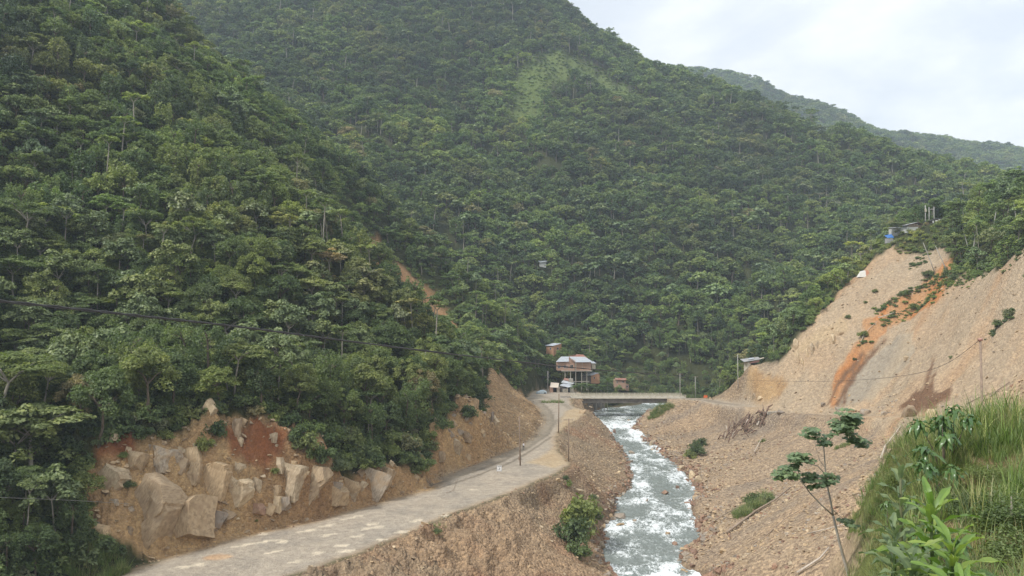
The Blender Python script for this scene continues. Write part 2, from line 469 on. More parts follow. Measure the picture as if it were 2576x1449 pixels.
def simple_mat(name, c, rough=0.85, var=0.25, scale=2.0, bump=0.0, metal=0.0, dirt=None):
    t = NT(name); v = t.objc()
    a = t.noise(scale, 5, 0.6, v)
    lo = tuple(q * (1 - var) for q in c); hi = tuple(min(1, q * (1 + var)) for q in c)
    col = t.ramp(a, [(0.3, lo), (0.7, hi)])
    if dirt is not None:
        d = t.noise(scale * 0.37, 6, 0.65, v, 0.6)
        col = t.mix(t.ramp(d, [(0.48, 0), (0.66, 0.75)]), col, dirt)
    t.l(col, t.b.inputs['Base Color']); t.b.inputs['Roughness'].default_value = rough
    t.b.inputs['Metallic'].default_value = metal
    t.b.inputs['Specular IOR Level'].default_value = 0.25
    if bump: t.bump(t.noise(scale * 6, 4, 0.6, v), bump, 0.05)
    return t.mat

# ground: colour zones come from the land's own soil attribute, fine grain from noise
def ground_mat():
    t = NT('soil'); p = t.pos()
    at = t.n('Attribute', attribute_name='soil').outputs['Color']
    a = t.noise(0.9, 6, 0.62, p); b = t.noise(5.0, 4, 0.6, p)
    st = t.n('TexVoronoi', feature='F1'); st.inputs['Scale'].default_value = 2.1; t.l(p, st.inputs['Vector'])
    st.inputs['Randomness'].default_value = 1.0
    sr = t.n('SeparateColor'); t.l(st.outputs['Color'], sr.inputs[0])
    c = t.mix(t.ramp(a, [(0.3, 0.0), (0.7, 1.0)]), (0.80, 0.79, 0.78), (1.17, 1.16, 1.13))
    c = t.mix(1.0, at, c, 'MULTIPLY'); c = t.mix(1.0, c, (1.12, 1.03, 0.91), 'MULTIPLY')
    c2 = t.mix(t.ramp(b, [(0.32, 0.0), (0.68, 1.0)]), (0.82, 0.80, 0.78), (1.15, 1.15, 1.15))
    c = t.mix(1.0, c, c2, 'MULTIPLY')
    stone = t.n('Attribute', attribute_name='stone').outputs['Fac']
    tint = t.ramp(sr.outputs[0], [(0.0, (0.50, 0.46, 0.44)), (0.4, (0.90, 0.87, 0.85)), (0.75, (1.15, 1.12, 1.05)), (1.0, (1.6, 1.52, 1.38))])
    m = t.math('MULTIPLY', stone, 0.72)
    c = t.mix(m, c, t.mix(1.0, c, tint, 'MULTIPLY'))
    t.l(c, t.b.inputs['Base Color'])
    t.b.inputs['Roughness'].default_value = 0.95; t.b.inputs['Specular IOR Level'].default_value = 0.12
    h = t.math('ADD', t.math('MULTIPLY', b, 0.4), t.math('MULTIPLY', t.math('MULTIPLY', st.outputs['Distance'], -1.2), stone))
    h = t.math('ADD', h, a)
    t.bump(h, 1.0, 0.5)
    return t.mat
MAT_SOIL = ground_mat()

# ------------------------------------------------------------------ land mesh
FOREST_BARE = []
def build_land():
    th = np.radians(np.linspace(-43, 43, 661))
    rr = [3.0]
    while rr[-1] < 3300:
        r = rr[-1]
        k = 0.02 if r < 60 else 0.0058 if r < 340 else 0.013 if r < 1100 else 0.03
        rr.append(r * (1 + k))
    rr = np.array(rr)
    R, T = np.meshgrid(rr, th, indexing='ij')
    x = R * np.sin(T); y = R * np.cos(T)
    z = height(x, y)
    nr, ntn = R.shape
    V = np.stack([x, y, z], -1).reshape(-1, 3)
    idx = np.arange(nr * ntn).reshape(nr, ntn)
    Fq = np.stack([idx[:-1, :-1], idx[:-1, 1:], idx[1:, 1:], idx[1:, :-1]], -1).reshape(-1, 4)
    xf = x.ravel(); yf = y.ravel(); zf = z.ravel()
    # soils -----------------------------------------------------------
    def C(*c): return np.array(c, float)[None, :]
    n1 = fbm(xf / 18, yf / 18, 4, 101)[:, None]; n2 = fbm(xf / 4, yf / 4, 4, 103)[:, None]; n3 = fbm(xf / 45, yf / 45, 3, 107)[:, None]
    def mixc(a, b, t):
        t = np.asarray(t, float)
        if t.ndim == 1: t = t[:, None]
        return a * (1 - t) + b * t
    dr = sdpoly(xf, yf, RIVER); dp = sdpoly(xf, yf, PLAT); db, sb = dline(xf, yf, BRD)
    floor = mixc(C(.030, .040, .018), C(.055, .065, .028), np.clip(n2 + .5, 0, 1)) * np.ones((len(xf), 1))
    tan = mixc(C(.395, .315, .235), C(.43, .365, .285), np.clip(n1 * 1.2 + .5, 0, 1))
    greyb = C(.35, .31, .255); orange = C(.40, .27, .15)
    sx, sy = (xf * 0.55 - yf * 0.83), (xf * 0.83 + yf * 0.55)
    streak = (.6 * fbm((sx + 5 * n3[:, 0] + 3 * n1[:, 0]) / 7, sy / 45, 4, 111) + .5 * n1[:, 0] * .8)[:, None]
    slide = mixc(tan, greyb, np.clip(streak * 2.0 + n3 * 1.2, 0, .65))
    slide = mixc(slide, C(.37, .25, .16), np.clip(-streak * 2.0 + n1 * 0.6 - 0.1, 0, .8))
    left = mixc(C(.37, .27, .17), C(.40, .31, .205), np.clip(n1 + .5, 0, 1))
    left = mixc(left, C(.30, .24, .17), np.clip(n2 * 1.4, 0, .7))
    near = mixc(C(.31, .24, .175), C(.27, .23, .18), np.clip(n1 * 1.5 + .5, 0, 1))
    near = mixc(near, C(.26, .17, .12), np.clip(fbm(xf / 9, yf / 9, 3, 119)[:, None] * 1.6 - .15, 0, .8))
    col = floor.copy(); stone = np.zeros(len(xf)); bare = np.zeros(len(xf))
    def put(mask, c, st):
        nonlocal col, stone, bare
        m = np.clip(mask, 0, 1)
        col = mixc(col, c, m); stone = stone * (1 - m) + st * m; bare = np.maximum(bare, m)
    wob = 1.5 * fbm(xf / 5, yf / 5, 4, 131) + 2.0 * fbm(xf / 14, yf / 14, 2, 133)
    for nm, soilc, st, w in BARE_ZONES:
        d = sdpoly(xf, yf, ZPOLY[nm]) + wob * w
        c = {'slide': slide, 'left': left, 'near': near, 'red': mixc(C(.20, .085, .042), C(.26, .13, .07), np.clip(n2 + .5, 0, 1)),
             'ochre': mixc(C(.42, .20, .085), C(.40, .25, .145), np.clip(n2 * 1.5 + streak * 1.6 + .45, 0, 1)),
             'rubble': mixc(mixc(C(.36, .305, .245), C(.385, .31, .235), np.clip(n1 + .5, 0, 1)), C(.26, .24, .22), np.clip(streak * 2, 0, .7)),
             'cut': mixc(mixc(C(.42, .315, .19), C(.35, .25, .15), np.clip(n2 * 1.6 + .5, 0, 1)), C(.25, .165, .10), np.clip(n1 * 1.6 - .1, 0, .8)), 'dark': C(.17, .11, .075) * np.ones((len(xf), 1)),
             'grey': mixc(C(.37, .325, .26), C(.31, .29, .255), np.clip(streak * 2 + .5, 0, 1)),
             'pale': mixc(C(.44, .37, .27), C(.40, .33, .24), np.clip(n2 + .5, 0, 1)),
             'fern': mixc(C(.085, .13, .045), C(.115, .155, .055), np.clip(n2 + .5, 0, 1)),
             'scar': mixc(C(.38, .26, .155), C(.30, .18, .10), np.clip(n2 + .5, 0, 1))}[soilc]
        put(sstep(0.6, -0.6, d), c, st)
    # wet stones by the water
    wet = sstep(2.6, 0.2, dr + wob * .5)
    col = mixc(col, C(.17, .135, .105), wet * .8)
    # road gravel
    road = mixc(C(.35, .335, .31), C(.37, .345, .31), np.clip(n1 + .5, 0, 1))
    road = mixc(road, C(.255, .25, .24), np.clip(n2 * 1.2, 0, .5))
    pr = sstep(0.4, -1.6, dp + 0.8 * fbm(xf / 3, yf / 3, 3, 141))
    put(pr, mixc(road, left, np.clip(sstep(0, -3.0, dp) * -1 + 1, 0, 1) * .6), 0.12)
    for nm, c0, w in (('trackdark', C(.185, .172, .15), .9), ('trackmid', C(.25, .235, .205), .8)):
        for ln, hw in TRACKS[nm]:
            d, s_ = dline(xf, yf, ln)
            m = sstep(hw, hw * .45, d + .25 * fbm(xf / 2, yf / 2, 3, 143)) * w
            col = mixc(col, c0, m)
    # sandy pull-out between road and river
    dsnd = sdpoly(xf, yf, ZPOLY['sand'])
    col = mixc(col, mixc(C(.42, .36, .27), C(.38, .31, .22), np.clip(n2 + .4, 0, 1)), sstep(1.0, -1.5, dsnd + wob * .5))
    # pale flour stains on the old pavement
    for (px, py, a, b, ang) in STAINS:
        ca, sa = math.cos(ang), math.sin(ang)
        lx = (xf - px) * ca + (yf - py) * sa; ly = -(xf - px) * sa + (yf - py) * ca
        q = (lx / a) ** 2 + (ly / b) ** 2 + 1.1 * fbm(xf / 1.1, yf / 1.1, 3, 147)
        col = mixc(col, C(.60, .57, .50), sstep(1.0, .55, q) * .85)
    lx, ly = ORANGE_STAIN
    col = mixc(col, C(.47, .30, .17), sstep(1.2, .4, ((xf - lx) / 2.1) ** 2 + ((yf - ly) / 1.5) ** 2 + .5 * n2[:, 0]) * .6)
    # right-bank road
    mb = sstep(4.2, 3.2, db + .4 * fbm(xf / 2, yf / 2, 3, 151)) * (1 - sstep(78, 88, sb)) * (yf < 345)
    put(mb, C(.36, .33, .29) * np.ones((len(xf), 1)), .1)
    for off in (-.9, .9, 1.4):
        mt = sstep(.7, .2, np.abs(db - abs(off))) * (1 - sstep(70, 80, sb)) * (yf < 345) * (yf > 240)
        col = mixc(col, C(.22, .205, .18), mt * .75)
    # knoll
    dk = sdpoly(xf, yf, KN); mk = sstep(2.0, 0.0, dk) * (np.hypot(xf, yf) < 60)
    mo = (sstep(22, 16, dk) * (np.hypot(xf, yf) < 60)); col = mixc(col, C(.33, .27, .20), mo)
    mk = np.maximum(mk, sstep(2.0, 1.0, dk + .7 * fbm(xf / 1.6, yf / 1.6, 3, 93)) * (np.hypot(xf, yf) < 60))
    col = mixc(col, mixc(mixc(C(.24, .19, .13), C(.17, .14, .08), np.clip(n2 + .5, 0, 1)), C(.10, .125, .045), sstep(-1.0, .8, dk)), mk); stone = stone * (1 - mk)
    rgba = np.concatenate([col, np.ones((len(col), 1))], 1)
    # one object for each stretch of land
    cx = V[Fq].mean(1)
    fx, fy = cx[:, 0], cx[:, 1]
    fdp = sdpoly(fx, fy, PLAT)
    reg = np.full(len(Fq), 0)                                     # 0 river banks and slides on the right
    reg[fy > 395] = 2; reg[fy > 1150] = 3
    reg[(fx < 5 + (fy - 100) * .02) & (fy <= 395)] = 1
    reg[(fdp < 0.4)] = 4
    reg[np.hypot(fx, fy) < 45] = 5
    names = {0: 'right_bank_ground', 1: 'left_hillside_ground', 2: 'mountain', 3: 'far_hills', 4: 'gravel_road', 5: 'knoll_ground'}
    for k, nm in names.items():
        f = Fq[reg == k]
        if not len(f): continue
        used, inv = np.unique(f, return_inverse=True)
        me = np_mesh(nm, V[used], inv.reshape(-1, 4), [MAT_SOIL], smooth=True,
                     attrs={'soil': ('FLOAT_COLOR', 'POINT', rgba[used]), 'stone': ('FLOAT', 'POINT', stone[used])})
        tag(link(nm, me), kind='structure')

ZPOLY = {}
def zone(name, pts, **k): ZPOLY[name] = hitpoly(pts, **k)
# bare ground, drawn round on the slopes it lies on
BK = [(p[0], p[1]) for p in RL]
ZPOLY['leftbank'] = [(x, y) for x, y in PLAT[16:]] + [(-45, 60)] + BK
zone('debris', [(1215,1130),(1222,1060),(1222,960),(1232,925),(1255,935),(1290,975),(1318,990),(1325,1003),(1362,1030),(1375,1060),(1350,1105),(1290,1135)])
zone('scarA', [(922,606),(952,604),(960,655),(949,676),(926,662)])
zone('scarB', [(992,664),(1010,670),(1066,724),(1112,770),(1150,822),(1122,833),(1088,804),(1044,768),(1006,748),(990,742),(982,706)])
_e = [Pz(u, v, PLZ)[:2] for u, v in [(230,1425),(300,1412),(420,1395),(560,1362),(700,1328),(900,1280),(1080,1233),(1110,1202),(1200,1162),(1290,1130)]]
_w = [2.5, 7, 9.5, 10.5, 9.0, 4.5, 3.0, 4.0, 7, 12]
ZPOLY['cutA'] = [(x + .87 * 2, y - .48 * 2) for x, y in _e] + [(x - .87 * w, y + .48 * w) for (x, y), w in zip(_e[::-1], _w[::-1])]
zone('redA', [(225,1075),(335,1090),(340,1165),(240,1175)])
zone('redB', [(555,1060),(640,1055),(725,1090),(710,1160),(640,1185),(570,1175)])
zone('slide', [(1880,1035),(1870,985),(1885,945),(1935,925),(1962,905),(1995,860),(2040,815),(2090,765),(2130,715),(2160,690),(2200,650),(2240,625),(2320,640),(2370,620),(2395,640),(2380,700),(2470,690),(2540,655),(2640,600),(2700,700),(2700,1050),(2100,1045)])
ZPOLY['rightbank'] = [(p[0], p[1]) for p in RR[:-1]] + [(70, 331), (84, 318), (96, 290), (104, 262), (110, 205), (108, 160), (98, 105), (70, 50), (30, 45)]
zone('ochre', [(2072,1020),(2098,1020),(2122,975),(2150,930),(2185,880),(2235,835),(2262,805),(2320,775),(2345,740),(2385,690),(2365,672),(2330,700),(2290,735),(2240,765),(2205,805),(2180,845),(2140,885),(2112,935),(2092,975)])
zone('ochreB', [(2205,812),(2245,770),(2290,735),(2335,690),(2375,650),(2400,640),(2405,690),(2370,745),(2320,790),(2262,822),(2225,850)])
zone('runA', [(2078,1022),(2083,1022),(2110,972),(2150,925),(2180,880),(2172,882),(2142,922),(2102,968)])
zone('runB', [(2098,1022),(2108,1022),(2130,975),(2170,925),(2215,872),(2240,845),(2205,872),(2160,925),(2120,972)])
zone('runC', [(2120,1024),(2126,1024),(2130,985),(2150,960),(2142,958),(2122,985)])
zone('runD', [(2322,985),(2332,985),(2345,935),(2352,900),(2346,898),(2335,930)])
zone('greyA', [(2120,1025),(2140,960),(2190,905),(2260,840),(2330,800),(2300,900),(2240,960),(2190,1020)])
zone('paleA', [(1995,900),(1995,870),(2040,845),(2100,812),(2125,790),(2130,830),(2090,860),(2040,880)])
zone('brownA', [(1880,945),(1965,945),(1990,960),(1960,1000),(1900,1000)])
zone('darkA', [(2255,1030),(2300,990),(2330,985),(2345,940),(2360,930),(2350,985),(2400,980),(2390,1010),(2340,1035)])
zone('fern', [(1290,190),(1380,130),(1450,145),(1540,200),(1640,262),(1560,262),(1430,205),(1330,320),(1270,330)], y0=420)
zone('fernB', [(1980,285),(2040,300),(2150,345),(2060,350)], y0=420)
zone('sand', [(1320,1165),(1390,1125),(1402,1105),(1425,1070),(1462,1050),(1475,1035),(1445,1025),(1420,1035),(1410,1060),(1398,1090),(1408,1135),(1440,1165),(1400,1180)])
zone('slumpL', [(1130,1100),(1225,1080),(1230,930),(1215,940),(1130,1060)])
BARE_ZONES = [('cutA', 'cut', .5, .8), ('redA', 'red', .2, .5), ('redB', 'red', .2, .5), ('debris', 'left', .8, .6), ('leftbank', 'near', .7, 0), ('rightbank', 'rubble', .9, .3), ('slide', 'slide', .45, .8),
              ('greyA', 'grey', .15, 2.2), ('ochreB', 'ochre', .4, 2.4), ('ochre', 'ochre', .3, 1.6), ('runA', 'dark', .2, .25), ('runB', 'dark', .4, .3), ('runC', 'dark', .2, .2), ('runD', 'dark', .3, .3), ('paleA', 'pale', .3, .5), ('brownA', 'cut', .3, .5), ('darkA', 'dark', .5, .9),
              ('scarA', 'scar', .2, .5), ('scarB', 'scar', .2, .7), ('fern', 'fern', 0, 7.0), ('fernB', 'fern', 0, 6.0)]
def zl(pts): return [Pz(u, v, PLZ)[:2] for u, v in pts]
TRACKS = {'trackdark': [(zl([(1080,1225),(1180,1190),(1260,1160),(1330,1125),(1375,1095),(1392,1065),(1385,1035),(1355,1008)]), .9),
                        (zl([(1100,1232),(1200,1198),(1290,1160),(1350,1125),(1388,1098)]), .6)],
          'trackmid': [(zl([(1120,1205),(1220,1165),(1310,1130),(1360,1095),(1378,1060),(1368,1030),(1335,1003)]), 2.6),
                       (zl([(1400,1060),(1425,1045),(1440,1030),(1400,1010),(1360,996)]), 1.4)]}
STAINS = []
for (u, v, w) in [(640,1368,70),(770,1335,28),(820,1322,30),(880,1305,40),(940,1320,22),(935,1330,34),(830,1345,24),(690,1390,30),(710,1365,20),(860,1375,26),(1010,1338,24),(1120,1300,20),(1045,1312,18),(800,1395,18),
                  (740,1415,26),(560,1400,24),(480,1425,40),(900,1350,22),(1190,1232,16),(660,1345,18),(870,1388,30),(960,1358,16)]:
    x, y, z = Pz(u, v, PLZ)
    STAINS.append((x, y, w * y / F0 * .9, .55 + .2 * random.random(), math.radians(38 + random.uniform(-8, 8))))
ORANGE_STAIN = Pz(548, 1400, PLZ)[:2]
build_land()
# ------------------------------------------------------------------ river
def water_mat():
    t = NT('river_water'); p = t.pos()
    mp = t.n('Mapping'); mp.inputs['Scale'].default_value = (1.0, 0.55, 1.0); t.l(p, mp.inputs[0])
    foam = t.n('Attribute', attribute_name='foam').outputs['Fac']
    a = t.noise(1.3, 6, 0.66, mp.outputs[0], 0.8); b = t.noise(5.5, 5, 0.7, mp.outputs[0], 0.5)
    s = t.math('ADD', t.math('MULTIPLY', a, 1.0), t.math('MULTIPLY', b, 0.90))
    s = t.math('ADD', s, foam)
    f = t.ramp(s, [(0.84, 0.0), (1.00, 0.22), (1.18, 0.60), (1.42, 1.0)])
    deep = t.ramp(a, [(0.3, (0.15, 0.17, 0.155)), (0.7, (0.27, 0.30, 0.275))])
    c = t.mix(f, deep, (0.74, 0.77, 0.76))
    t.l(c, t.b.inputs['Base Color'])
    t.l(t.ramp(f, [(0.0, 0.16), (0.5, 0.7)]), t.b.inputs['Roughness'])
    t.b.inputs['Specular IOR Level'].default_value = 0.5
    t.bump(t.math('ADD', t.math('MULTIPLY', b, 0.5), a), 0.8, 0.25)
    return t.mat
def build_river():
    yl = np.array([p[1] for p in RL]); xl = np.array([p[0] for p in RL])
    yr = np.array([p[1] for p in RR]); xr = np.array([p[0] for p in RR])
    ys = np.arange(70, 346, 0.36); nx = 72
    Lx = np.interp(ys, yl[:-2], xl[:-2]) - 3.0; Rx = np.interp(ys, yr[:-2], xr[:-2]) + 3.0
    rows_x = [Lx[i] + (Rx[i] - Lx[i]) * np.linspace(0, 1, nx) for i in range(len(ys))]
    rows_y = [np.full(nx, y) for y in ys]
    a0 = (Lx[-1], ys[-1]); b0 = (Rx[-1], ys[-1])
    a1 = (72, 398); b1 = (98, 366)
    for k in range(1, 160):
        t = k / 159.0
        ax, ay = a0[0] + (a1[0] - a0[0]) * t ** 1.2, a0[1] + (a1[1] - a0[1]) * t ** 0.8
        bx, by = b0[0] + (b1[0] - b0[0]) * t, b0[1] + (b1[1] - b0[1]) * t
        s = np.linspace(0, 1, nx)
        rows_x.append(ax + (bx - ax) * s); rows_y.append(ay + (by - ay) * s)
    X = np.array(rows_x); Y = np.array(rows_y)
    nr = len(X)
    act = 0.35 + 0.9 * np.exp(-((Y - 143) / 9) ** 2) + 0.35 * np.exp(-((Y - 178) / 7) ** 2) + 0.5 * np.exp(-((Y - 262) / 16) ** 2) \
        + 0.7 * np.exp(-((Y - 300) / 12) ** 2) + .25 * np.exp(-((Y - 222) / 12) ** 2)
    w = ridged(X / 2.4, Y / 3.4, 3, 201)
    lo = fbm(X / 5.5, Y / 9, 3, 205)
    Z = zriver(Y) + act * (0.30 * w + 0.25 * fbm(X / 1.2, Y / 1.4, 3, 203)) + 0.18 * lo
    d = sdpoly(X, Y, RIVER)
    foam = -0.15 + 0.20 * (act - .35) + 0.22 * w * act + 0.34 * lo + 0.20 * sstep(-1.6, 0.3, d) * (fbm(X / 2, Y / 3, 2, 209) + .2)
    idx = np.arange(nr * nx).reshape(nr, nx)
    Fq = np.stack([idx[:-1, :-1], idx[:-1, 1:], idx[1:, 1:], idx[1:, :-1]], -1).reshape(-1, 4)
    me = np_mesh('river', np.stack([X, Y, Z], -1).reshape(-1, 3), Fq, [water_mat()], smooth=True,
                 attrs={'foam': ('FLOAT', 'POINT', np.clip(foam, -.4, .6))})
    tag(link('river', me), kind='structure')
build_river()

# ------------------------------------------------------------------ foliage materials
def leaf_mat(name, stops, rough=0.5, trans=0.36, spec=0.3):
    t = NT(name)
    r = t.rnd()
    lv = t.n('Attribute', attribute_name='lv').outputs['Fac']
    c = t.ramp(r, stops)
    c = t.mix(1.0, c, t.ramp(lv, [(0.0, (0.5, 0.55, 0.5)), (0.6, (1.0, 1.0, 1.0)), (1.0, (1.55, 1.45, 1.25))]), 'MULTIPLY')
    tn = t.n('Attribute', attribute_name='tint', attribute_type='INSTANCER').outputs['Vector']
    va = t.n('VectorMath', operation='ADD'); t.l(tn, va.inputs[0]); va.inputs[1].default_value = (1, 1, 1)
    c = t.mix(1.0, c, va.outputs[0], 'MULTIPLY')
    t.l(c, t.b.inputs['Base Color']); t.b.inputs['Roughness'].default_value = rough
    t.b.inputs['Specular IOR Level'].default_value = spec
    tr = t.n('BsdfTranslucent'); t.l(t.mix(1.0, c, (1.1, 1.25, 0.6), 'MULTIPLY'), tr.inputs['Color'])
    ms = t.n('MixShader'); ms.inputs[0].default_value = trans
    t.l(t.b.outputs[0], ms.inputs[1]); t.l(tr.outputs[0], ms.inputs[2]); t.l(ms.outputs[0], t.o.inputs['Surface'])
    return t.mat
LEAF = leaf_mat('leaves', [(0.0, (0.120, 0.162, 0.060)), (0.15, (0.171, 0.221, 0.075)), (0.30, (0.097, 0.140, 0.058)), (0.45, (0.194, 0.238, 0.078)), (0.60, (0.245, 0.281, 0.085)), (0.74, (0.148, 0.189, 0.080)), (0.86, (0.274, 0.297, 0.095)), (0.95, (0.171, 0.216, 0.110)), (1.0, (0.279, 0.232, 0.120))])
LEAFD = leaf_mat('dark_leaves', [(0.0, (0.080, 0.113, 0.048)), (0.35, (0.125, 0.173, 0.066)), (0.7, (0.177, 0.221, 0.075)), (1.0, (0.228, 0.254, 0.085))])
LEAFC = leaf_mat('broad_leaves', [(0.0, (0.171, 0.216, 0.110)), (0.5, (0.211, 0.259, 0.120)), (1.0, (0.245, 0.275, 0.100))], 0.5, 0.25, 0.3)
GRASSM = leaf_mat('grass_blades', [(0.0, (.14, .21, .07)), (0.35, (.19, .265, .09)), (0.7, (.27, .30, .13)), (1.0, (.38, .34, .20))], 0.5, 0.35, 0.3)
BARK = simple_mat('pale_bark', (.30, .27, .22), 0.9, 0.35, 1.5)
BARKD = simple_mat('brown_bark', (.14, .11, .08), 0.9, 0.35, 1.5)
FARLEAF = LEAF

def quads(C, N, size, aspect=1.7, fold=0.0, r=rng):
    """diamond leaves: centre C, normal N"""
    n = len(C)
    N = N / (np.linalg.norm(N, axis=1, keepdims=True) + 1e-9)
    t = r.normal(size=(n, 3)); A = np.cross(N, t); A /= np.linalg.norm(A, axis=1, keepdims=True) + 1e-9
    B = np.cross(N, A)
    s = np.asarray(size); s = s[:, None] if s.ndim else s
    a = A * s * 0.5 * math.sqrt(aspect); b = B * s * 0.5 / math.sqrt(aspect)
    V = np.stack([C - a, C + b * 1.0 - a * .1, C + a, C - b * 1.0 - a * .1], 1).reshape(-1, 3)
    Fq = np.arange(4 * n).reshape(n, 4)
    return V, Fq
def clump(center, rc, m, leaf, flat=0.28, droop=0.35, up=0.9, r=rng):
    q = r.normal(size=(m, 3)); q /= np.linalg.norm(q, axis=1, keepdims=True)
    rad = r.random(m) ** 0.45
    p = q * rad[:, None]
    hr = np.hypot(p[:, 0], p[:, 1])
    P_ = np.stack([p[:, 0] * rc, p[:, 1] * rc, p[:, 2] * rc * flat - droop * rc * hr ** 2], 1)
    N = np.stack([p[:, 0] * .7, p[:, 1] * .7, np.full(m, up)], 1) + r.normal(size=(m, 3)) * 0.38
    N[:, 2] = np.abs(N[:, 2])
    sz = leaf * (0.7 + 0.6 * r.random(m))
    return P_ + np.asarray(center), N, sz
def tubes_np(specs, n=6):
    V = []; Fq = []; b = 0
    for pts, rads in specs:
        pts = np.array(pts, float)
        for i, p in enumerate(pts):
            d = pts[min(i + 1, len(pts) - 1)] - pts[max(i - 1, 0)]; d /= np.linalg.norm(d) + 1e-9
            u = np.array([0, 0, 1.]) if abs(d[2]) < .9 else np.array([0, 1., 0]); rr_ = np.cross(d, u); rr_ /= np.linalg.norm(rr_); uu = np.cross(rr_, d)
            for k in range(n):
                a = 2 * math.pi * k / n
                V.append(p + (rr_ * math.cos(a) + uu * math.sin(a)) * rads[i])
        for i in range(len(pts) - 1):
            for k in range(n):
                Fq.append((b + i * n + k, b + i * n + (k + 1) % n, b + (i + 1) * n + (k + 1) % n, b + (i + 1) * n + k))
        b += len(pts) * n
    return np.array(V), np.array(Fq)
def tree_shape(kind, seed, lod):
    """returns (leaf V,F,lv), (wood V,F), for a tree about its base; lod 0 near, 1 middle, 2 far"""
    r = np.random.default_rng(seed)
    Cs = []; Ns = []; Ss = []; wood = []; LV = []
    dens = (1.0, 0.40, 0.15)[lod]; lf = (1.0, 1.55, 2.3)[lod]
    def add(c, rc, m, leaf, **k):
        m = max(4, int(m * dens)); c_, n_, s_ = clump(c, rc, m, leaf * lf, r=r, **k)
        Cs.append(c_); Ns.append(n_); Ss.append(s_); LV.append(np.clip(r.normal(.5, .13) + r.normal(0, .17, m), 0, 1))
    def trunk(h, lean=0.08, r0=.16, fork=4, spread=2.2, top=None):
        a = r.random() * 6.28; lx, ly = math.cos(a) * lean * h, math.sin(a) * lean * h
        mid = (lx * .45 + r.normal() * .15, ly * .45 + r.normal() * .15, h * .5)
        topp = (lx, ly, h)
        wood.append(([(0, 0, -.8), (mid[0] * .4, mid[1] * .4, h * .25), mid, topp], [r0 * 1.25, r0, r0 * .85, r0 * .62]))
        ends = []
        for k in range(fork):
            b = 6.28 * (k + r.random() * .7) / fork; L = spread * (.7 + .5 * r.random())
            e = (topp[0] + math.cos(b) * L, topp[1] + math.sin(b) * L, h + L * (.45 + .5 * r.random()))
            m = ((topp[0] + e[0]) / 2 + r.normal() * .1, (topp[1] + e[1]) / 2 + r.normal() * .1, (h + e[2]) / 2 + .1 * L)
            wood.append(([topp, m, e], [r0 * .5, r0 * .34, r0 * .15])); ends.append(e)
        return topp, ends
    if kind == 'umbrella':                     # layered flat crown, limbs showing below
        h = 5.0; t, ends = trunk(h, .12, .17, 5, 2.6)
        for e in ends:
            for k in range(4):
                b = r.random() * 6.28; q = r.random() ** .5 * 1.5
                add((e[0] + math.cos(b) * q, e[1] + math.sin(b) * q, e[2] + r.normal() * .35 - q * .12), 1.0 + .5 * r.random(), 150, .26, flat=.16, droop=.18, up=1.25)
        for k in range(5):
            b = r.random() * 6.28; q = r.random() * 1.2
            add((t[0] + math.cos(b) * q, t[1] + math.sin(b) * q, h + 2.3 + r.normal() * .3), 1.2, 150, .26, flat=.18, droop=.2, up=1.25)
        for k in range(6):
            b = r.random() * 6.28; q = .6 + r.random() * 1.6
            add((math.cos(b) * q, math.sin(b) * q, 1.2 + r.random() * (h - 1.6)), .8, 90, .25, flat=.6, droop=.4, up=.7)
    elif kind == 'round':                      # dense dome of small leaves
        h = 3.3; t, ends = trunk(h, .08, .18, 5, 1.7)
        for k in range(34):
            b = r.random() * 6.28; el = math.asin(r.random() * 1.25 - .25) if r.random() < .9 else 1.2
            R = 2.5 * (.82 + .3 * r.random())
            add((t[0] + math.cos(b) * math.cos(el) * R, t[1] + math.sin(b) * math.cos(el) * R, h + .9 + math.sin(el) * R * 1.05), .75 + .45 * r.random(), 120, .24, flat=.55, droop=.35, up=.7)
    elif kind == 'dome':                       # broad uneven dome of many small sprays
        h = 4.0; t, ends = trunk(h, .08, .17, 5, 2.0)
        for k in range(46):
            b = r.random() * 6.28; sn = r.random() ** .8 * 1.15 - .15; el = math.asin(min(1, sn))
            R = 2.75 * (.75 + .35 * r.random())
            add((t[0] + math.cos(b) * math.cos(el) * R, t[1] + math.sin(b) * math.cos(el) * R, h + .6 + math.sin(el) * R * .92), .6 + .45 * r.random(), 92, .23, flat=.42, droop=.45, up=.7)
        for k in range(10):
            b = r.random() * 6.28; q = .5 + r.random() * 1.3
            add((math.cos(b) * q, math.sin(b) * q, .6 + r.random() * (h - .6)), .7, 80, .25, flat=.7, droop=.4, up=.6)
    elif kind == 'cecropia':                   # few limbs, rosettes of broad pale leaves
        h = 5.2; t, ends = trunk(h, .06, .13, 5, 2.0)
        sp_ = list(ends) + [(t[0], t[1], h + 2.3)] + [((e[0] * .5 + t[0] * .5) + r.normal() * .6, (e[1] * .5 + t[1] * .5) + r.normal() * .6, e[2] + .4 + r.random()) for e in ends] + [(e[0] + r.normal() * .8, e[1] + r.normal() * .8, e[2] - .5) for e in ends]
        for e in sp_:
            for k in range(2):
                add((e[0] + r.normal() * .35, e[1] + r.normal() * .35, e[2] + .15 + .2 * k), .8 + .3 * r.random(), 72, .36, flat=.3, droop=.55, up=.9)
    elif kind == 'draped':                     # tall column hung with climbers
        h = 6.5; t, ends = trunk(h, .05, .2, 4, 1.4)
        for k in range(42):
            z = 0.4 + (h + 1.6) * r.random() ** .8; R = (1.0 + .9 * math.sin(min(1, z / h) * 2.0)) * (.6 + .5 * r.random()); b = r.random() * 6.28
            add((t[0] * z / h + math.cos(b) * R, t[1] * z / h + math.sin(b) * R, z), .6 + .45 * r.random(), 95, .25, flat=1.0, droop=.5, up=.45)
    elif kind == 'slender':                    # long bare pale stem, small flat top
        h = 9.5; t, ends = trunk(h, .07, .15, 4, 1.6)
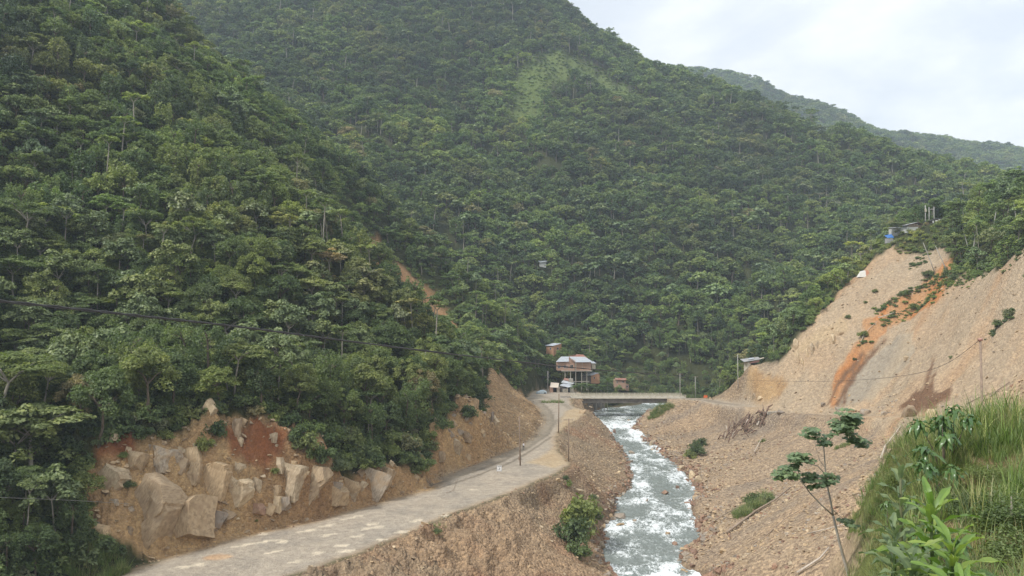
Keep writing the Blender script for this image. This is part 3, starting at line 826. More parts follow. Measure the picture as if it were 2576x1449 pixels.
        for e in ends + [(t[0], t[1], h + 1.4)]:
            for k in range(3):
                add((e[0] + r.normal() * .6, e[1] + r.normal() * .6, e[2] + r.normal() * .2), .95, 100, .26, flat=.2, droop=.25, up=1.2)
    elif kind == 'shrub':
        wood.append(([(0, 0, -.3), (.1, 0, .8), (.15, .1, 1.6)], [.07, .05, .02]))
        for k in range(16):
            b = r.random() * 6.28; q = r.random() ** .5 * 1.3
            add((math.cos(b) * q, math.sin(b) * q, .35 + r.random() * 1.5 * (1.25 - q / 1.6)), .5 + .3 * r.random(), 85, .22, flat=.7, droop=.3, up=.7)
    C_ = np.concatenate(Cs); N_ = np.concatenate(Ns); S_ = np.concatenate(Ss); L_ = np.concatenate(LV)
    asp = 1.35 if kind == 'cecropia' else 1.8
    V, Fq = quads(C_, N_, S_, asp, r=r)
    if lod == 2: wood = [(p_, [q * 1.35 for q in r__]) for p_, r__ in wood]
    wv, wf = tubes_np(wood if lod < 2 else wood[:3], 6 if lod == 0 else 4)
    return (V, Fq, L_), (wv, wf)
LM = {'dome': LEAF, 'umbrella': LEAF, 'round': LEAFD, 'cecropia': LEAFC, 'draped': LEAFD, 'slender': LEAF, 'shrub': LEAF}
WM = {'dome': BARKD, 'umbrella': BARK, 'round': BARKD, 'cecropia': BARK, 'draped': BARKD, 'slender': BARK, 'shrub': BARKD}
def crown_mesh(V, Fq, lv, mat, name='crown'):
    return np_mesh(name, V, Fq, [mat], attrs={'lv': ('FLOAT', 'FACE', lv)})
NEAR = {}
for kd, seeds in (('dome', (1, 2, 3)), ('umbrella', (11, 12, 13)), ('round', (21, 22)), ('cecropia', (31, 32)), ('draped', (41, 42)), ('slender', (51,)), ('shrub', (61, 62))):
    for sd_ in seeds:
        (V, Fq, lv), (wv, wf) = tree_shape(kd, sd_, 0)
        NEAR.setdefault(kd, []).append((crown_mesh(V, Fq, lv, LM[kd]), np_mesh('trunk', wv, wf, [WM[kd]], smooth=True)))
def joined(kd, seed, lod, name):
    (V, Fq, lv), (wv, wf) = tree_shape(kd, seed, lod)
    VV = np.concatenate([V, wv]); FF = np.concatenate([Fq, wf + len(V)])
    me = np_mesh(name, VV, FF, [LM[kd], WM[kd]], mat_idx=np.concatenate([np.zeros(len(Fq)), np.ones(len(wf))]),
                 attrs={'lv': ('FLOAT', 'FACE', np.concatenate([lv, np.full(len(wf), .5)]))})
    return bpy.data.objects.new(name, me)
def proto_collection(name, specs, lod):
    c = bpy.data.collections.new(name)
    for i, (kd, seed) in enumerate(specs):
        c.objects.link(joined(kd, seed, lod, 'tree_form.%03d' % len([o for o in bpy.data.objects if o.name.startswith('tree_form')])))
    return c
KINDS = [('dome', 71), ('dome', 72), ('dome', 73), ('round', 74), ('round', 75), ('cecropia', 76), ('draped', 77), ('slender', 78), ('umbrella', 79), ('shrub', 80), ('umbrella', 81)]
COL_MID = proto_collection('middle_tree_forms', KINDS, 1)
COL_FAR = proto_collection('far_tree_forms', KINDS, 2)

def tint_at(x, y):
    a = fbm(x / 55, y / 55, 3, 601)[:, None]; b = fbm(x / 17, y / 17, 3, 603)[:, None]; d = fbm(x / 35 + 9, y / 35, 3, 605)[:, None]
    t = np.array([[.28, .30, .18]]) * np.clip(a * 2.0 + .10, -.9, 1.0) + np.array([[.16, .16, .1]]) * b * 1.5
    t = t + np.array([[.34, .10, .12]]) * np.clip(d * 2.6 - .55, 0, 1)
    # drier scrub on the shoulder between the two spurs
    q = np.exp(-(((x + 75) / 34) ** 2 + ((y - 262) / 48) ** 2))[:, None]
    return np.clip(t + np.array([[.38, .22, .12]]) * q + np.array([[.04, .10, .16]]), -.55, .9)
def scatter(name, coll, pts, rotz, scl, idx, tilt=None, kind='stuff'):
    me = bpy.data.meshes.new(name)
    n = len(pts)
    me.vertices.add(n); me.vertices.foreach_set('co', np.asarray(pts, np.float32).ravel())
    rot = np.zeros((n, 3)); rot[:, 2] = rotz
    if tilt is not None: rot[:, 0] = tilt[0]; rot[:, 1] = tilt[1]
    p_ = np.asarray(pts, float)
    for nm, typ, arr in (('tint', 'FLOAT_VECTOR', tint_at(p_[:, 0], p_[:, 1]) if n and coll.name.endswith('tree_forms') else np.zeros((n, 3))), ('rot', 'FLOAT_VECTOR', rot), ('scl', 'FLOAT_VECTOR', scl), ('idx', 'INT', idx)):
        a = me.attributes.new(nm, typ, 'POINT')
        a.data.foreach_set('vector' if typ == 'FLOAT_VECTOR' else 'value', np.asarray(arr, np.float32 if typ != 'INT' else np.int32).ravel())
    o = link(name, me)
    g = bpy.data.node_groups.new(name + '_scatter', 'GeometryNodeTree')
    g.interface.new_socket('Geometry', in_out='INPUT', socket_type='NodeSocketGeometry')
    g.interface.new_socket('Geometry', in_out='OUTPUT', socket_type='NodeSocketGeometry')
    gi = g.nodes.new('NodeGroupInput'); go = g.nodes.new('NodeGroupOutput')
    ip = g.nodes.new('GeometryNodeInstanceOnPoints'); ci = g.nodes.new('GeometryNodeCollectionInfo')
    ci.inputs['Collection'].default_value = coll; ci.inputs['Separate Children'].default_value = True; ci.inputs['Reset Children'].default_value = True
    def na(nm, t):
        x = g.nodes.new('GeometryNodeInputNamedAttribute'); x.data_type = t; x.inputs['Name'].default_value = nm
        return [s for s in x.outputs if s.enabled and s.name == 'Attribute'][0]
    ip.inputs['Pick Instance'].default_value = True
    L = g.links.new
    L(gi.outputs[0], ip.inputs['Points']); L(ci.outputs[0], ip.inputs['Instance'])
    L(na('idx', 'INT'), ip.inputs['Instance Index']); L(na('rot', 'FLOAT_VECTOR'), ip.inputs['Rotation']); L(na('scl', 'FLOAT_VECTOR'), ip.inputs['Scale'])
    L(ip.outputs[0], go.inputs[0])
    md = o.modifiers.new('scatter', 'NODES'); md.node_group = g
    tag(o, kind=kind)
    return o

# ------------------------------------------------------------------ where trees stand
def in_view(x, y, margin=0.06):
    return (y > 0) & (np.abs(x / np.maximum(y, 1)) < W0 / 2 / F0 + margin)
BARE_FOR_TREES = ['cutA', 'debris', 'leftbank', 'rightbank', 'slide', 'scarA', 'scarB', 'fern', 'brownA', 'fernB']
def grow_mask(x, y, gap=1.0, clears=None):
    ok = (sdpoly(x, y, PLAT) > gap + 1.5) & (sdpoly(x, y, RIVER) > 3)
    for z in BARE_FOR_TREES:
        ok &= sdpoly(x, y, ZPOLY[z]) > gap * (0.6 if z not in ('scarA', 'scarB') else 2.6)
    for (cx, cy, cr) in (CLEAR if clears is None else clears):
        ok &= np.hypot(x - cx, y - cy) > cr
    d, s = dline(x, y, BRD); ok &= (d > 7) | (y > 345)
    return ok
CLEAR = [(-999, -999, 1)]
def scar_front(x, y):
    m = np.zeros(x.shape, bool)
    for z in ('scarA', 'scarB'):
        for f in (1.0, 1.012, 1.025, 1.038): m |= sdpoly(x * f, y * f, ZPOLY[z]) < 4.0
    return m
def jgrid(x0, x1, y0, y1, step, r=rng):
    gx, gy = np.meshgrid(np.arange(x0, x1, step), np.arange(y0, y1, step))
    gx = gx + r.uniform(-.48, .48, gx.shape) * step; gy = gy + r.uniform(-.48, .48, gy.shape) * step
    return gx.ravel(), gy.ravel()
HOUSE_CLEAR = [(P(1391,884,388)[0], 386, 9), (P(1445,935,364)[0], 360, 15), (P(1412,975,352)[0], 351, 11), (P(1560,965,375)[0], 373, 7), (P(1487,945,366)[0], 364, 7),
               (P(1895,912,304)[0], 304, 7), (P(2300,570,326)[0], 326, 8), (P(2350,563,326)[0], 326, 8), (P(2385,563,324)[0], 324, 6), (P(1362,985,345)[0], 345, 8), (P(1365,645,520)[0], 518, 6), (P(2170,687,316)[0], 316, 3)]
CLEAR += HOUSE_CLEAR
for u in (2232, 2262, 2290, 2320, 2350, 2385, 2410):
    for Y, rr_ in ((326, 6), (318, 5), (309, 5), (300, 5)): CLEAR.append((P(u, 600, Y)[0], Y, rr_))
for u in (1856, 1875, 1905): CLEAR += [(P(u, 900, 305)[0], 305, 5), (P(u, 900, 296)[0], 296, 4)]
for u in (1380, 1410, 1440, 1470, 1500): CLEAR.append((P(u, 950, 345)[0], 345, 7))
def forest():
    # left hillside and the hills near the houses --------------------
    x, y = jgrid(-210, 260, 84, 470, 4.5)
    m = in_view(x, y, .10) & grow_mask(x, y, 1.2) & (np.hypot(x, y) > 119) & ~scar_front(x, y)
    z0 = height(x, y)
    # thin out what the sky line of the right slope does not carry
    x, y, z = x[m], y[m], z0[m]
    d = np.hypot(x, y)
    left = (x < 40) | (y > 395)
    keep = (left & (rng.random(len(x)) < np.where(y < 230, .95, .8))) | (~left & (rng.random(len(x)) < .55))
    lowflat = (y > 330) & (z < 12) & (x > 20)
    keep &= ~lowflat | (rng.random(len(x)) < .6)
    x, y, z, d = x[keep], y[keep], z[keep], d[keep]
    return x, y, z, d
fx, fy, fz, fd = forest()
px_u = fx / fy; px_v = (fz + 5 - EYE) / fy
inside = (np.abs(px_u) < .64) & (px_v < .40) & (px_v > -.33)
near_order = np.argsort(np.where(inside, fd, 1e9))
NSINGLE = 285
single = near_order[:NSINGLE]
rest = np.ones(len(fx), bool); rest[single] = False
print('slope trees', len(fx), 'single to', fd[single].max())
PALE = {'dome': 'domed tree with uneven green crown', 'umbrella': 'flat-topped tree with pale limbs and layered light green crown', 'round': 'low rounded tree with dense dark green crown',
        'cecropia': 'thin pale-stemmed tree with broad grey-green leaves', 'draped': 'tree hung with dark green climbers from top to foot', 'slender': 'tall slender tree with long bare pale stem'}
proto_done = {}
def place_tree(kd, var, loc, rz, sc, label, group, tilt=0.0, name=None):
    key = (kd, var)
    name = name or {'dome': 'domed_tree', 'umbrella': 'flat_topped_tree', 'round': 'rounded_tree', 'cecropia': 'broad_leaved_tree', 'draped': 'climber_covered_tree', 'slender': 'slender_tree', 'shrub': 'shrub'}[kd]
    o = empty(name, loc, rz)
    o.rotation_euler = (tilt * math.cos(rz * 3), tilt * math.sin(rz * 3), rz)
    o.scale = sc
    cm, tm = NEAR[kd][var]
    link('crown', cm, o); link('trunk', tm, o)
    tag(o, label, 'tree' if kd != 'shrub' else 'bush', group)
    return o
def kind_at(x, y, r):
    n = fbm(np.array([x / 30.0]), np.array([y / 30.0]), 2, 301)[0]
    p = r.random()
    if n > .15: w = (('cecropia', .22), ('umbrella', .44), ('dome', .80), ('round', .92), ('slender', 1))
    elif n > -.15: w = (('umbrella', .18), ('round', .40), ('dome', .72), ('cecropia', .82), ('draped', .95), ('slender', 1))
    else: w = (('draped', .30), ('round', .58), ('dome', .90), ('umbrella', .96), ('slender', 1))
    for k, q in w:
        if p <= q: return k
r_ = np.random.default_rng(41)
PALE = {'dome': 'domed tree with uneven green crown', 'umbrella': 'flat-topped tree in light green layers', 'round': 'low tree with dense dark crown', 'cecropia': 'thin tree with broad grey-green leaves',
        'draped': 'tree hung with dark climbers', 'slender': 'slender tree with bare pale stem'}
def where_words(x, y, z, s):
    u, v = 1288 + F0 * x / y, 787 - F0 * (z + 5 - EYE) / y
    names = ['left picture edge', 'dark thicket', 'angular pale block', 'huge tilted slab', 'layered rock bench', 'broad tan block', 'red soil scar', 'split tall block', 'long leaning slab', 'low ledges', 'grey leaning slab', 'ivy-hung bank', 'thin pale pole', 'debris cone']
    side = names[int(np.searchsorted([60, 190, 290, 390, 480, 560, 650, 740, 820, 890, 970, 1040, 1100], u))]
    cable = np.interp(u, [0, 300, 600, 900, 1200], [757, 789, 822, 861, 898])
    row = 'far above the cable over the' if v < cable - 220 else 'above the cable over the' if v < cable - 60 else 'behind the cable over the' if v < cable + 40 else 'under the cable over the' if v < cable + 150 else 'low over the'
    return ('large ' if s > 1.3 else 'small ' if s < 1.08 else ''), row + ' ' + side
for i in single:
    kd = kind_at(fx[i], fy[i], r_)
    if sdpoly(np.array([fx[i]]), np.array([fy[i]]), PLAT)[0] < 26 and kd in ('slender', 'umbrella', 'cecropia') and r_.random() < .75: kd = ('draped', 'draped', 'round', 'dome')[r_.integers(4)]
    var = r_.integers(len(NEAR[kd]))
    s = (.95 + .5 * r_.random()) * (1.0 if kd != 'slender' else .8)
    big, place = where_words(fx[i], fy[i], fz[i], s)
    place_tree(kd, var, (fx[i], fy[i], fz[i] - .2), r_.random() * 6.28, (s, s, s * (.85 + .35 * r_.random())),
               '%s%s, %s' % (big, PALE[kd], place), 'trees on the near part of the left hillside', .08)
# the rest of that slope
ids = []
for i in np.nonzero(rest)[0]:
    kd = kind_at(fx[i], fy[i], r_)
    c = [k for k, (a, b) in enumerate(KINDS) if a == kd]
    ids.append(c[r_.integers(len(c))])
n = rest.sum(); s = .9 + .5 * r_.random(n)
s = s * np.where((fy[rest] > 330) & (fz[rest] < 14), .6, 1)
scatter('forest', COL_MID, np.stack([fx[rest], fy[rest], fz[rest] - .2], 1), r_.random(n) * 6.28, np.stack([s, s, s * (.85 + .35 * r_.random(n))], 1), ids)
# the mountain
x, y = jgrid(-420, 720, 470, 1120, 6.2)
z = height(x, y)
m = in_view(x, y, .05) & ((z + 10 - EYE) / y < .42) & (sdpoly(x, y, ZPOLY['fern']) > 0) & (sdpoly(x, y, ZPOLY['fernB']) > 0) & (rng.random(len(x)) < .93)
for (cx, cy, cr) in CLEAR: m &= np.hypot(x - cx, y - cy) > cr
x, y, z = x[m], y[m], z[m]; n = len(x)
print('mountain trees', n)
cl = fbm(x / 60, y / 60, 3, 311)
p = np.clip(r_.random(n) * .8 + .2 * r_.random(n) + .22 * cl, 0, 1)
idx = np.select([p < .45 + cl * .3, p < .76, p < .82, p < .88, p < .935, p < .97], [r_.integers(0, 3, n), r_.integers(3, 5, n), np.full(n, 5), np.full(n, 6), np.full(n, 7), np.full(n, 8)], np.full(n, 9))
s = 1.0 + .95 * r_.random(n) ** 1.5 + .15 * cl
s = np.where(idx == 9, s * 1.5, s)
scatter('mountain_forest', COL_FAR, np.stack([x, y, z - .4], 1), r_.random(n) * 6.28, np.stack([s * 1.15, s * 1.15, s], 1), idx)
# far ridge
x, y = jgrid(-800, 1400, 1150, 2120, 13)
z = height(x, y)
m = in_view(x, y, .05) & ((z - EYE) / y > .12) & ((z - EYE) / y < .45)
x, y, z = x[m], y[m], z[m]; n = len(x); print('far', n)
s = 1.9 + .8 * r_.random(n)
scatter('far_forest', COL_FAR, np.stack([x, y, z - 1], 1), r_.random(n) * 6.28, np.stack([s * 1.3, s * 1.3, s * .9], 1), r_.integers(0, 6, n))
# ------------------------------------------------------------------ undergrowth on the slopes
def under():
    x, y = jgrid(-170, 230, 78, 400, 1.8)
    m = in_view(x, y, .08) & grow_mask(x, y, -.2, HOUSE_CLEAR[:5] + HOUSE_CLEAR[5:6]) & ((sdpoly(x, y, ZPOLY['scarA']) > 1) & (sdpoly(x, y, ZPOLY['scarB']) > 1))
    x, y = x[m], y[m]
    z = height(x, y)
    k = (((x < 40) & (y < 400)) & (rng.random(len(x)) < np.where(y < 200, .8, .35))) | (((x >= 40)) & (rng.random(len(x)) < .6))
    x, y, z = x[k], y[k], z[k]; n = len(x); print('under', n)
    s = .6 + .7 * rng.random(n)
    for (cx, cy, cr) in CLEAR: s = np.where((np.hypot(x - cx, y - cy) < cr) & (y > 290), s * .8, s)
    scatter('undergrowth', COL_MID, np.stack([x, y, z - .1], 1), rng.random(n) * 6.28, np.stack([s, s, s], 1), np.full(n, 9))
under()
x, y = jgrid(-40, 330, 560, 900, 3.2)
m = (sdpoly(x, y, ZPOLY['fern']) < 4) | (sdpoly(x, y, ZPOLY['fernB']) < 3)
x, y = x[m], y[m]; z = height(x, y); n = len(x); s = .5 + .5 * rng.random(n)
scatter('clearing_scrub', COL_FAR, np.stack([x, y, z - .5], 1), rng.random(n) * 6.28, np.stack([s * 1.4, s * 1.4, s * .7], 1), np.full(n, 9))
# low scrub in the strips that cross the slide and round its head
STR = [[(2175,850),(2165,862)], [(2205,790),(2240,762),(2275,742),(2310,722),(2345,700)], [(2215,815),(2250,800),(2290,780),(2330,760),(2360,742)], [(2290,680),(2312,660),(2335,640)], [(2340,690),(2400,712),(2440,700),(2480,690)], [(2490,845),(2515,822),(2545,795)], [(2262,640),(2300,625)], [(2545,660),(2620,610)]]
sx_, sy_ = [], []
for ln in STR:
    q = [hit(u, v)[:2] for u, v in ln]
    for i in range(len(q) - 1):
        L = math.dist(q[i], q[i + 1])
        for k in range(int(L * 4.2)):
            t = random.random(); sx_.append(q[i][0] + (q[i + 1][0] - q[i][0]) * t + random.gauss(0, 1.3)); sy_.append(q[i][1] + (q[i + 1][1] - q[i][1]) * t + random.gauss(0, 1.3))
sx_, sy_ = np.array(sx_), np.array(sy_); n = len(sx_); s = .22 + .38 * rng.random(n) ** 2
scatter('slide_scrub', COL_MID, np.stack([sx_, sy_, height(sx_, sy_) - .05], 1), rng.random(n) * 6.28, np.stack([s * 1.2, s * 1.2, s * .8], 1), np.full(n, 9))
# ------------------------------------------------------------------ air
hz = NT('haze_air'); hz.t.nodes.remove(hz.b)
pv = hz.n('VolumePrincipled'); pv.inputs['Color'].default_value = (.74, .86, 1.0, 1); pv.inputs['Density'].default_value = 0.00017
hz.l(pv.outputs[0], hz.o.inputs['Volume'])
mb = MB().box(-2400, 2400, -40, 3400, -40, 900)
HZ = mb.build('haze', hz.mat); tag(HZ, kind='stuff'); HZ.display_type = 'WIRE'
# ================================================================== built things
CONC = simple_mat('concrete', (.40, .37, .31), .9, .15, 1.2, .2, dirt=(.25, .22, .18))
CREAM = simple_mat('cream_paint', (.58, .53, .42), .8, .12, 1.0, dirt=(.38, .33, .25))
CONCD = simple_mat('dark_concrete', (.16, .145, .125), .95, .35, .8, .2)  # dark tone carries the shade under the bridge deck and house floor
BRICK = simple_mat('hollow_brick', (.46, .29, .21), .9, .14, 3.0, .15, dirt=(.40, .29, .22))
BRICKO = simple_mat('orange_brick', (.52, .29, .17), .9, .12, 3.0, .1, dirt=(.45, .27, .17))
ROOFW = simple_mat('zinc_roof', (.52, .55, .57), .45, .08, 1.5, dirt=(.45, .43, .40))
ROOFB = simple_mat('beige_roof', (.58, .50, .40), .8, .1, 1.5)
ROOFR = simple_mat('rusty_roof', (.30, .14, .10), .8, .35, 1.2, dirt=(.42, .33, .28))
DARK = simple_mat('dark_opening', (.012, .011, .010), .6, .1)
GLASS = simple_mat('window_glass', (.09, .11, .14), .15, .3)
FRAME = simple_mat('painted_frame', (.55, .55, .52), .6, .1)
WOOD = simple_mat('weathered_wood', (.30, .23, .17), .9, .3, 3.0)
WOODP = simple_mat('pole_wood', (.25, .185, .135), .9, .25, 4.0)
WOODL = simple_mat('bleached_wood', (.50, .43, .35), .9, .2, 3.0)
CONCP = simple_mat('pole_concrete', (.46, .44, .40), .85, .1, 2.0)
BLUE = simple_mat('blue_tarp', (.05, .16, .42), .6, .2, 2.0)
WIRE = simple_mat('wire_sheath', (.05, .048, .046), .6, .1)
WIREL = simple_mat('bare_wire', (.22, .22, .20), .5, .1)
def corrugated(name, c, w=.35):
    t = NT(name); v = t.objc()
    wv = t.n('TexWave', wave_type='BANDS', bands_direction='X'); wv.inputs['Scale'].default_value = 1.0 / w; t.l(v, wv.inputs['Vector'])
    d = t.noise(.8, 5, .6, v)
    t.l(t.mix(t.ramp(d, [(.45, 0), (.75, .5)]), c, tuple(q * .6 for q in c)), t.b.inputs['Base Color'])
    t.b.inputs['Roughness'].default_value = .5; t.b.inputs['Metallic'].default_value = .1
    t.bump(wv.outputs['Fac'], .6, .05); return t.mat
ZINC = corrugated('corrugated_zinc', (.50, .53, .56))
ZINCO = corrugated('old_corrugated_sheet', (.42, .41, .40))

def U2(zx, zy, ox=2050, oy=1300, s=5.573): return ((ox + zx / s) / 1.5404, (oy + zy / s) / 1.5404)

# ------------------------------------------------------------------ bridge
def bridge():
    x0, x1, y0, y1 = 23.6, 69.0, 325.5, 333.5
    zt = 8.35
    B = empty('road_bridge', (x0, y0, 0))
    tag(B, 'concrete road bridge with cream slatted railings crossing the river', 'bridge')
    def L(mb, nm, m, par=B): 
        for i, v in enumerate(mb.v): mb.v[i] = (v[0] - x0, v[1] - y0, v[2])
        return mb.build(nm, m, par)
    L(MB().box(x0, x1, y0, y1, zt - .28, zt), 'deck', CONC)
    for yy in (y0 + .45, y0 + 2.8, y0 + 5.2, y1 - .9): L(MB().box(x0 + .3, x1, yy, yy + .45, zt - 2.1, zt - .283), 'girder', CONCD)  # underside shade is put into the girder colour
    for yy in (y0 - .12, y1 - .3): L(MB().box(x0, x1, yy, yy + .42, zt - .30 if yy < y0 else zt - .1, zt + .12), 'kerb', CREAM)
    nbay = 19; dxx = (x1 - x0 - .4) / nbay
    for yy in (y0 + .02, y1 - .2):
        pm = None
        for k in range(nbay + 1):
            if pm is None:
                pm = MB().box(-.13, .13, -.1, .1, 0, 1.02).mesh('post', CREAM)
            link('post', pm, B, (x0 + .2 + k * dxx - x0, yy + .1 - y0, zt + .18))
        rm = None
        for zz in (.36, .84):
            for k in range(nbay):
                if rm is None: rm = MB().box(.13, dxx - .13, -.055, .055, 0, .21).mesh('rail', CREAM)
                link('rail', rm, B, (.2 + k * dxx, yy + .1 - y0, zt + .18 + zz - .06))
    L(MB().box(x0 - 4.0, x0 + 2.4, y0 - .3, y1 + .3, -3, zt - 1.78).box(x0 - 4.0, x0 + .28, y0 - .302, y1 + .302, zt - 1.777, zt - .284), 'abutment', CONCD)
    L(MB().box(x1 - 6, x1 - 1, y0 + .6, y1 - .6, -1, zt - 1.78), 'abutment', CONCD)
    w = empty('retaining_wall', (26, y1, -2))
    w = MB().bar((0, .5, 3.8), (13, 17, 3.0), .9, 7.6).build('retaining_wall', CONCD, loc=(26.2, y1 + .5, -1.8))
    tag(w, 'dark retaining wall on the river edge beneath the bridge', 'wall')
bridge()
for o in [o for o in bpy.data.objects if o.name == 'retaining_wall' and o.type == 'EMPTY']: bpy.data.objects.remove(o)
for o in bpy.data.objects:
    if o.name == 'retaining_wall.001': o.name = 'retaining_wall'

# ------------------------------------------------------------------ houses
def win(par, x, z, w, h, y=0.0, glass=GLASS, frame=FRAME, nm='window', side=None):
    """a window in a wall facing -y (or +x when side)"""
    f = .09
    mb = MB()
    def bx(a, b, c, d, e, g):
        if side is None: mb.box(a, b, y + c, y + d, e, g)
        else: mb.box(side + -d, side + -c, a, b, e, g)
    bx(x, x + f, -.06, .0, z, z + h); bx(x + w - f, x + w, -.06, 0, z, z + h)
    bx(x + f, x + w - f, -.06, 0, z, z + f); bx(x + f, x + w - f, -.06, 0, z + h - f, z + h)
    if w > .9: bx(x + w / 2 - .03, x + w / 2 + .03, -.05, 0, z + f, z + h - f)
    fr = mb.build(nm, frame, par)
    mb = MB()
    if side is None: mb.box(x + f, x + w - f, y - .012, y + .0, z + f, z + h - f)
    else: mb.box(side, side + .012, x + f, x + w - f, z + f, z + h - f)
    mb.build('pane', glass, fr)
    return fr
def roofslab(par, corners, th, mat, nm='roof'):
    c = [Vector(p) for p in corners]
    mb = MB(); mb.add([tuple(p) for p in c] + [(p.x, p.y, p.z + th) for p in c], [(3, 2, 1, 0), (4, 5, 6, 7), (0, 1, 5, 4), (1, 2, 6, 5), (2, 3, 7, 6), (3, 0, 4, 7)])
    return mb.build(nm, mat, par)

def stilt_house():
    Y = 361.0
    xL, _, zb = P(1412.4, 932.5, Y); xR = P(1490, 932, Y)[0]
    zt = P(1450, 911, Y)[2]
    o = empty('stilt_house', (xL, Y, zb - 6.0))
    tag(o, 'two-wing brick house on tall concrete stilts above the bridge end', 'house')
    B = 6.0; W = xR - xL; Hh = zt - zb        # floor height above the object's base
    MB().box(0, W, 0, 8.5, B - .35, B).build('floor_slab', CONC, o)
    MB().box(-1.9, 2.0, 1.2, 8.0, B + .003, B + Hh).build('wall', BRICK, o)
    MB().box(2.003, 5.9, .8, 8.2, B + .003, B + Hh + .1).build('wall', BRICK, o)
    MB().box(6.6, W - .5, .9, 8.2, B + .003, B + Hh - .1).build('wall', BRICK, o)
    # gable piece between the two roofs
    mb = MB(); mb.add([(3.4, .78, B + Hh), (6.6, .78, B + Hh), (6.6, .78, B + Hh + .15), (4.6, .78, B + Hh + 1.5), (3.4, .78, B + Hh + 1.5),
                       (3.4, 1.1, B + Hh), (6.6, 1.1, B + Hh), (6.6, 1.1, B + Hh + .15), (4.6, 1.1, B + Hh + 1.5), (3.4, 1.1, B + Hh + 1.5)],
                      [(0, 1, 2, 3, 4), (9, 8, 7, 6, 5), (1, 6, 7, 2), (2, 7, 8, 3), (3, 8, 9, 4), (4, 9, 5, 0), (0, 5, 6, 1)]); mb.build('gable', BRICK, o)
    roofslab(o, [(-2.4, .5, B + Hh + .05), (3.3, .4, B + Hh + .12), (3.9, 8.8, B + Hh + 1.9), (0.4, 8.8, B + Hh + 1.9)], .09, ZINC)
    roofslab(o, [(6.1, .0, B + Hh - .05), (W + .6, .0, B + Hh - .05), (W - 2.4, 8.8, B + Hh + 1.75), (4.2, 8.8, B + Hh + 1.9)], .09, ZINC)
    roofslab(o, [(6.1, .0, B + Hh - .04), (4.2, 8.8, B + Hh + 1.91), (4.0, 8.8, B + Hh + 1.95), (4.4, .0, B + Hh + 1.1)], .08, ZINC)
    for x in (-1.6, 1.1): win(o, x, B + 1.0, 1.3, 1.3, 1.2 if x < 2 else .8)
    win(o, 3.9, B + .9, 1.3, 1.6, .8, DARK)
    for x in (1.85 + .4,): win(o, x, B + .9, .55, 1.2, .8, DARK)
    MB().box(6.2, 6.45, .2, .45, B, B + Hh - .1).build('porch_post', CREAM, o)
    MB().box(9.2, 9.35, .84, .9, B + .2, B + Hh - .2).build('wall_seam', CREAM, o)
    for x in (1.6, 4.0, 6.3, 8.9, 11.2):
        if x < W: MB().box(x - .17, x + .17, .25, .6, .6 - 3.2 * (x > 4), B - .353).build('column', CONC, o)
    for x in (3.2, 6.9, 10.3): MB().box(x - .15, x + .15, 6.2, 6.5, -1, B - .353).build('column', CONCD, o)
    MB().box(5.0, 12.2, .28, .5, 1.1, 1.4).build('tie_beam', CONC, o)
    # small wing at the right end
    MB().box(W + .1, W + 1.8, 4, 8, B + .3, B + 2.9).build('annex', CREAM, o)
    roofslab(o, [(W - .4, 3.6, B + 2.95), (W + 2.2, 3.6, B + 2.95), (W + 1.4, 8.4, B + 3.5), (W - .6, 8.4, B + 3.5)], .08, ZINC, 'annex_roof')
stilt_house()
def rust_house():
    o = empty('rust_roofed_house', P(1432, 925, 372))
    x, y, z = o.location
    MB().box(0, 7.5, 0, 5, -1, 4.2).build('wall', BRICK, o)
    roofslab(o, [(-.5, -.5, 4.3), (8.6, -.5, 4.0), (6.8, 5.5, 5.6), (-.3, 5.5, 5.8)], .08, ROOFR)
    tag(o, 'house with rusty red roof half hidden behind the stilt house', 'house')
rust_house()
def upper_house():
    u, v = U2(530, 450)
    X, Y, Z = P(u, v, 385)
    o = empty('hillside_brick_house', (X, Y, Z), math.radians(38))
    tag(o, 'small two-storey orange brick house with white sloping roof up the hill', 'house')
    a, b, h = 5.0, 5.4, 5.6      # right-hand wall along +x, left-hand wall along +y... seen corner on
    MB().box(0, a, 0, b, -1.5, h - .9).build('wall', BRICKO, o)
    mb = MB(); mb.add([(0, 0, h - .897), (a, 0, h - .897), (a, b, h - .897), (0, b, h - .897), (0, 0, h - .7), (a, 0, h + .3), (a, b, h + .3), (0, b, h - .7)],
                      [(0, 1, 5, 4), (1, 2, 6, 5), (2, 3, 7, 6), (3, 0, 4, 7), (4, 5, 6, 7)]); mb.build('upper_wall', BRICKO, o)
    roofslab(o, [(-.5, -.1, h - .75), (a - .25, -.1, h + .22), (a - .25, b + .2, h + .22), (-.5, b + .2, h - .75)], .1, ZINC)
    MB().box(.003, a, -.03, -.002, 1.9, 2.1).build('floor_band', BRICK, o)
    win(o, 2.0, h - 2.5, 1.1, 1.0, 0, DARK); win(o, 1.9, .6, 1.2, 1.1, 0)
    f = MB().box(-.05, -.002, 1.6, 2.7, h - 2.6, h - 1.5).build('window', FRAME, o); MB().box(-.062, -.052, 1.7, 2.6, h - 2.5, h - 1.6).build('pane', GLASS, f)
upper_house()
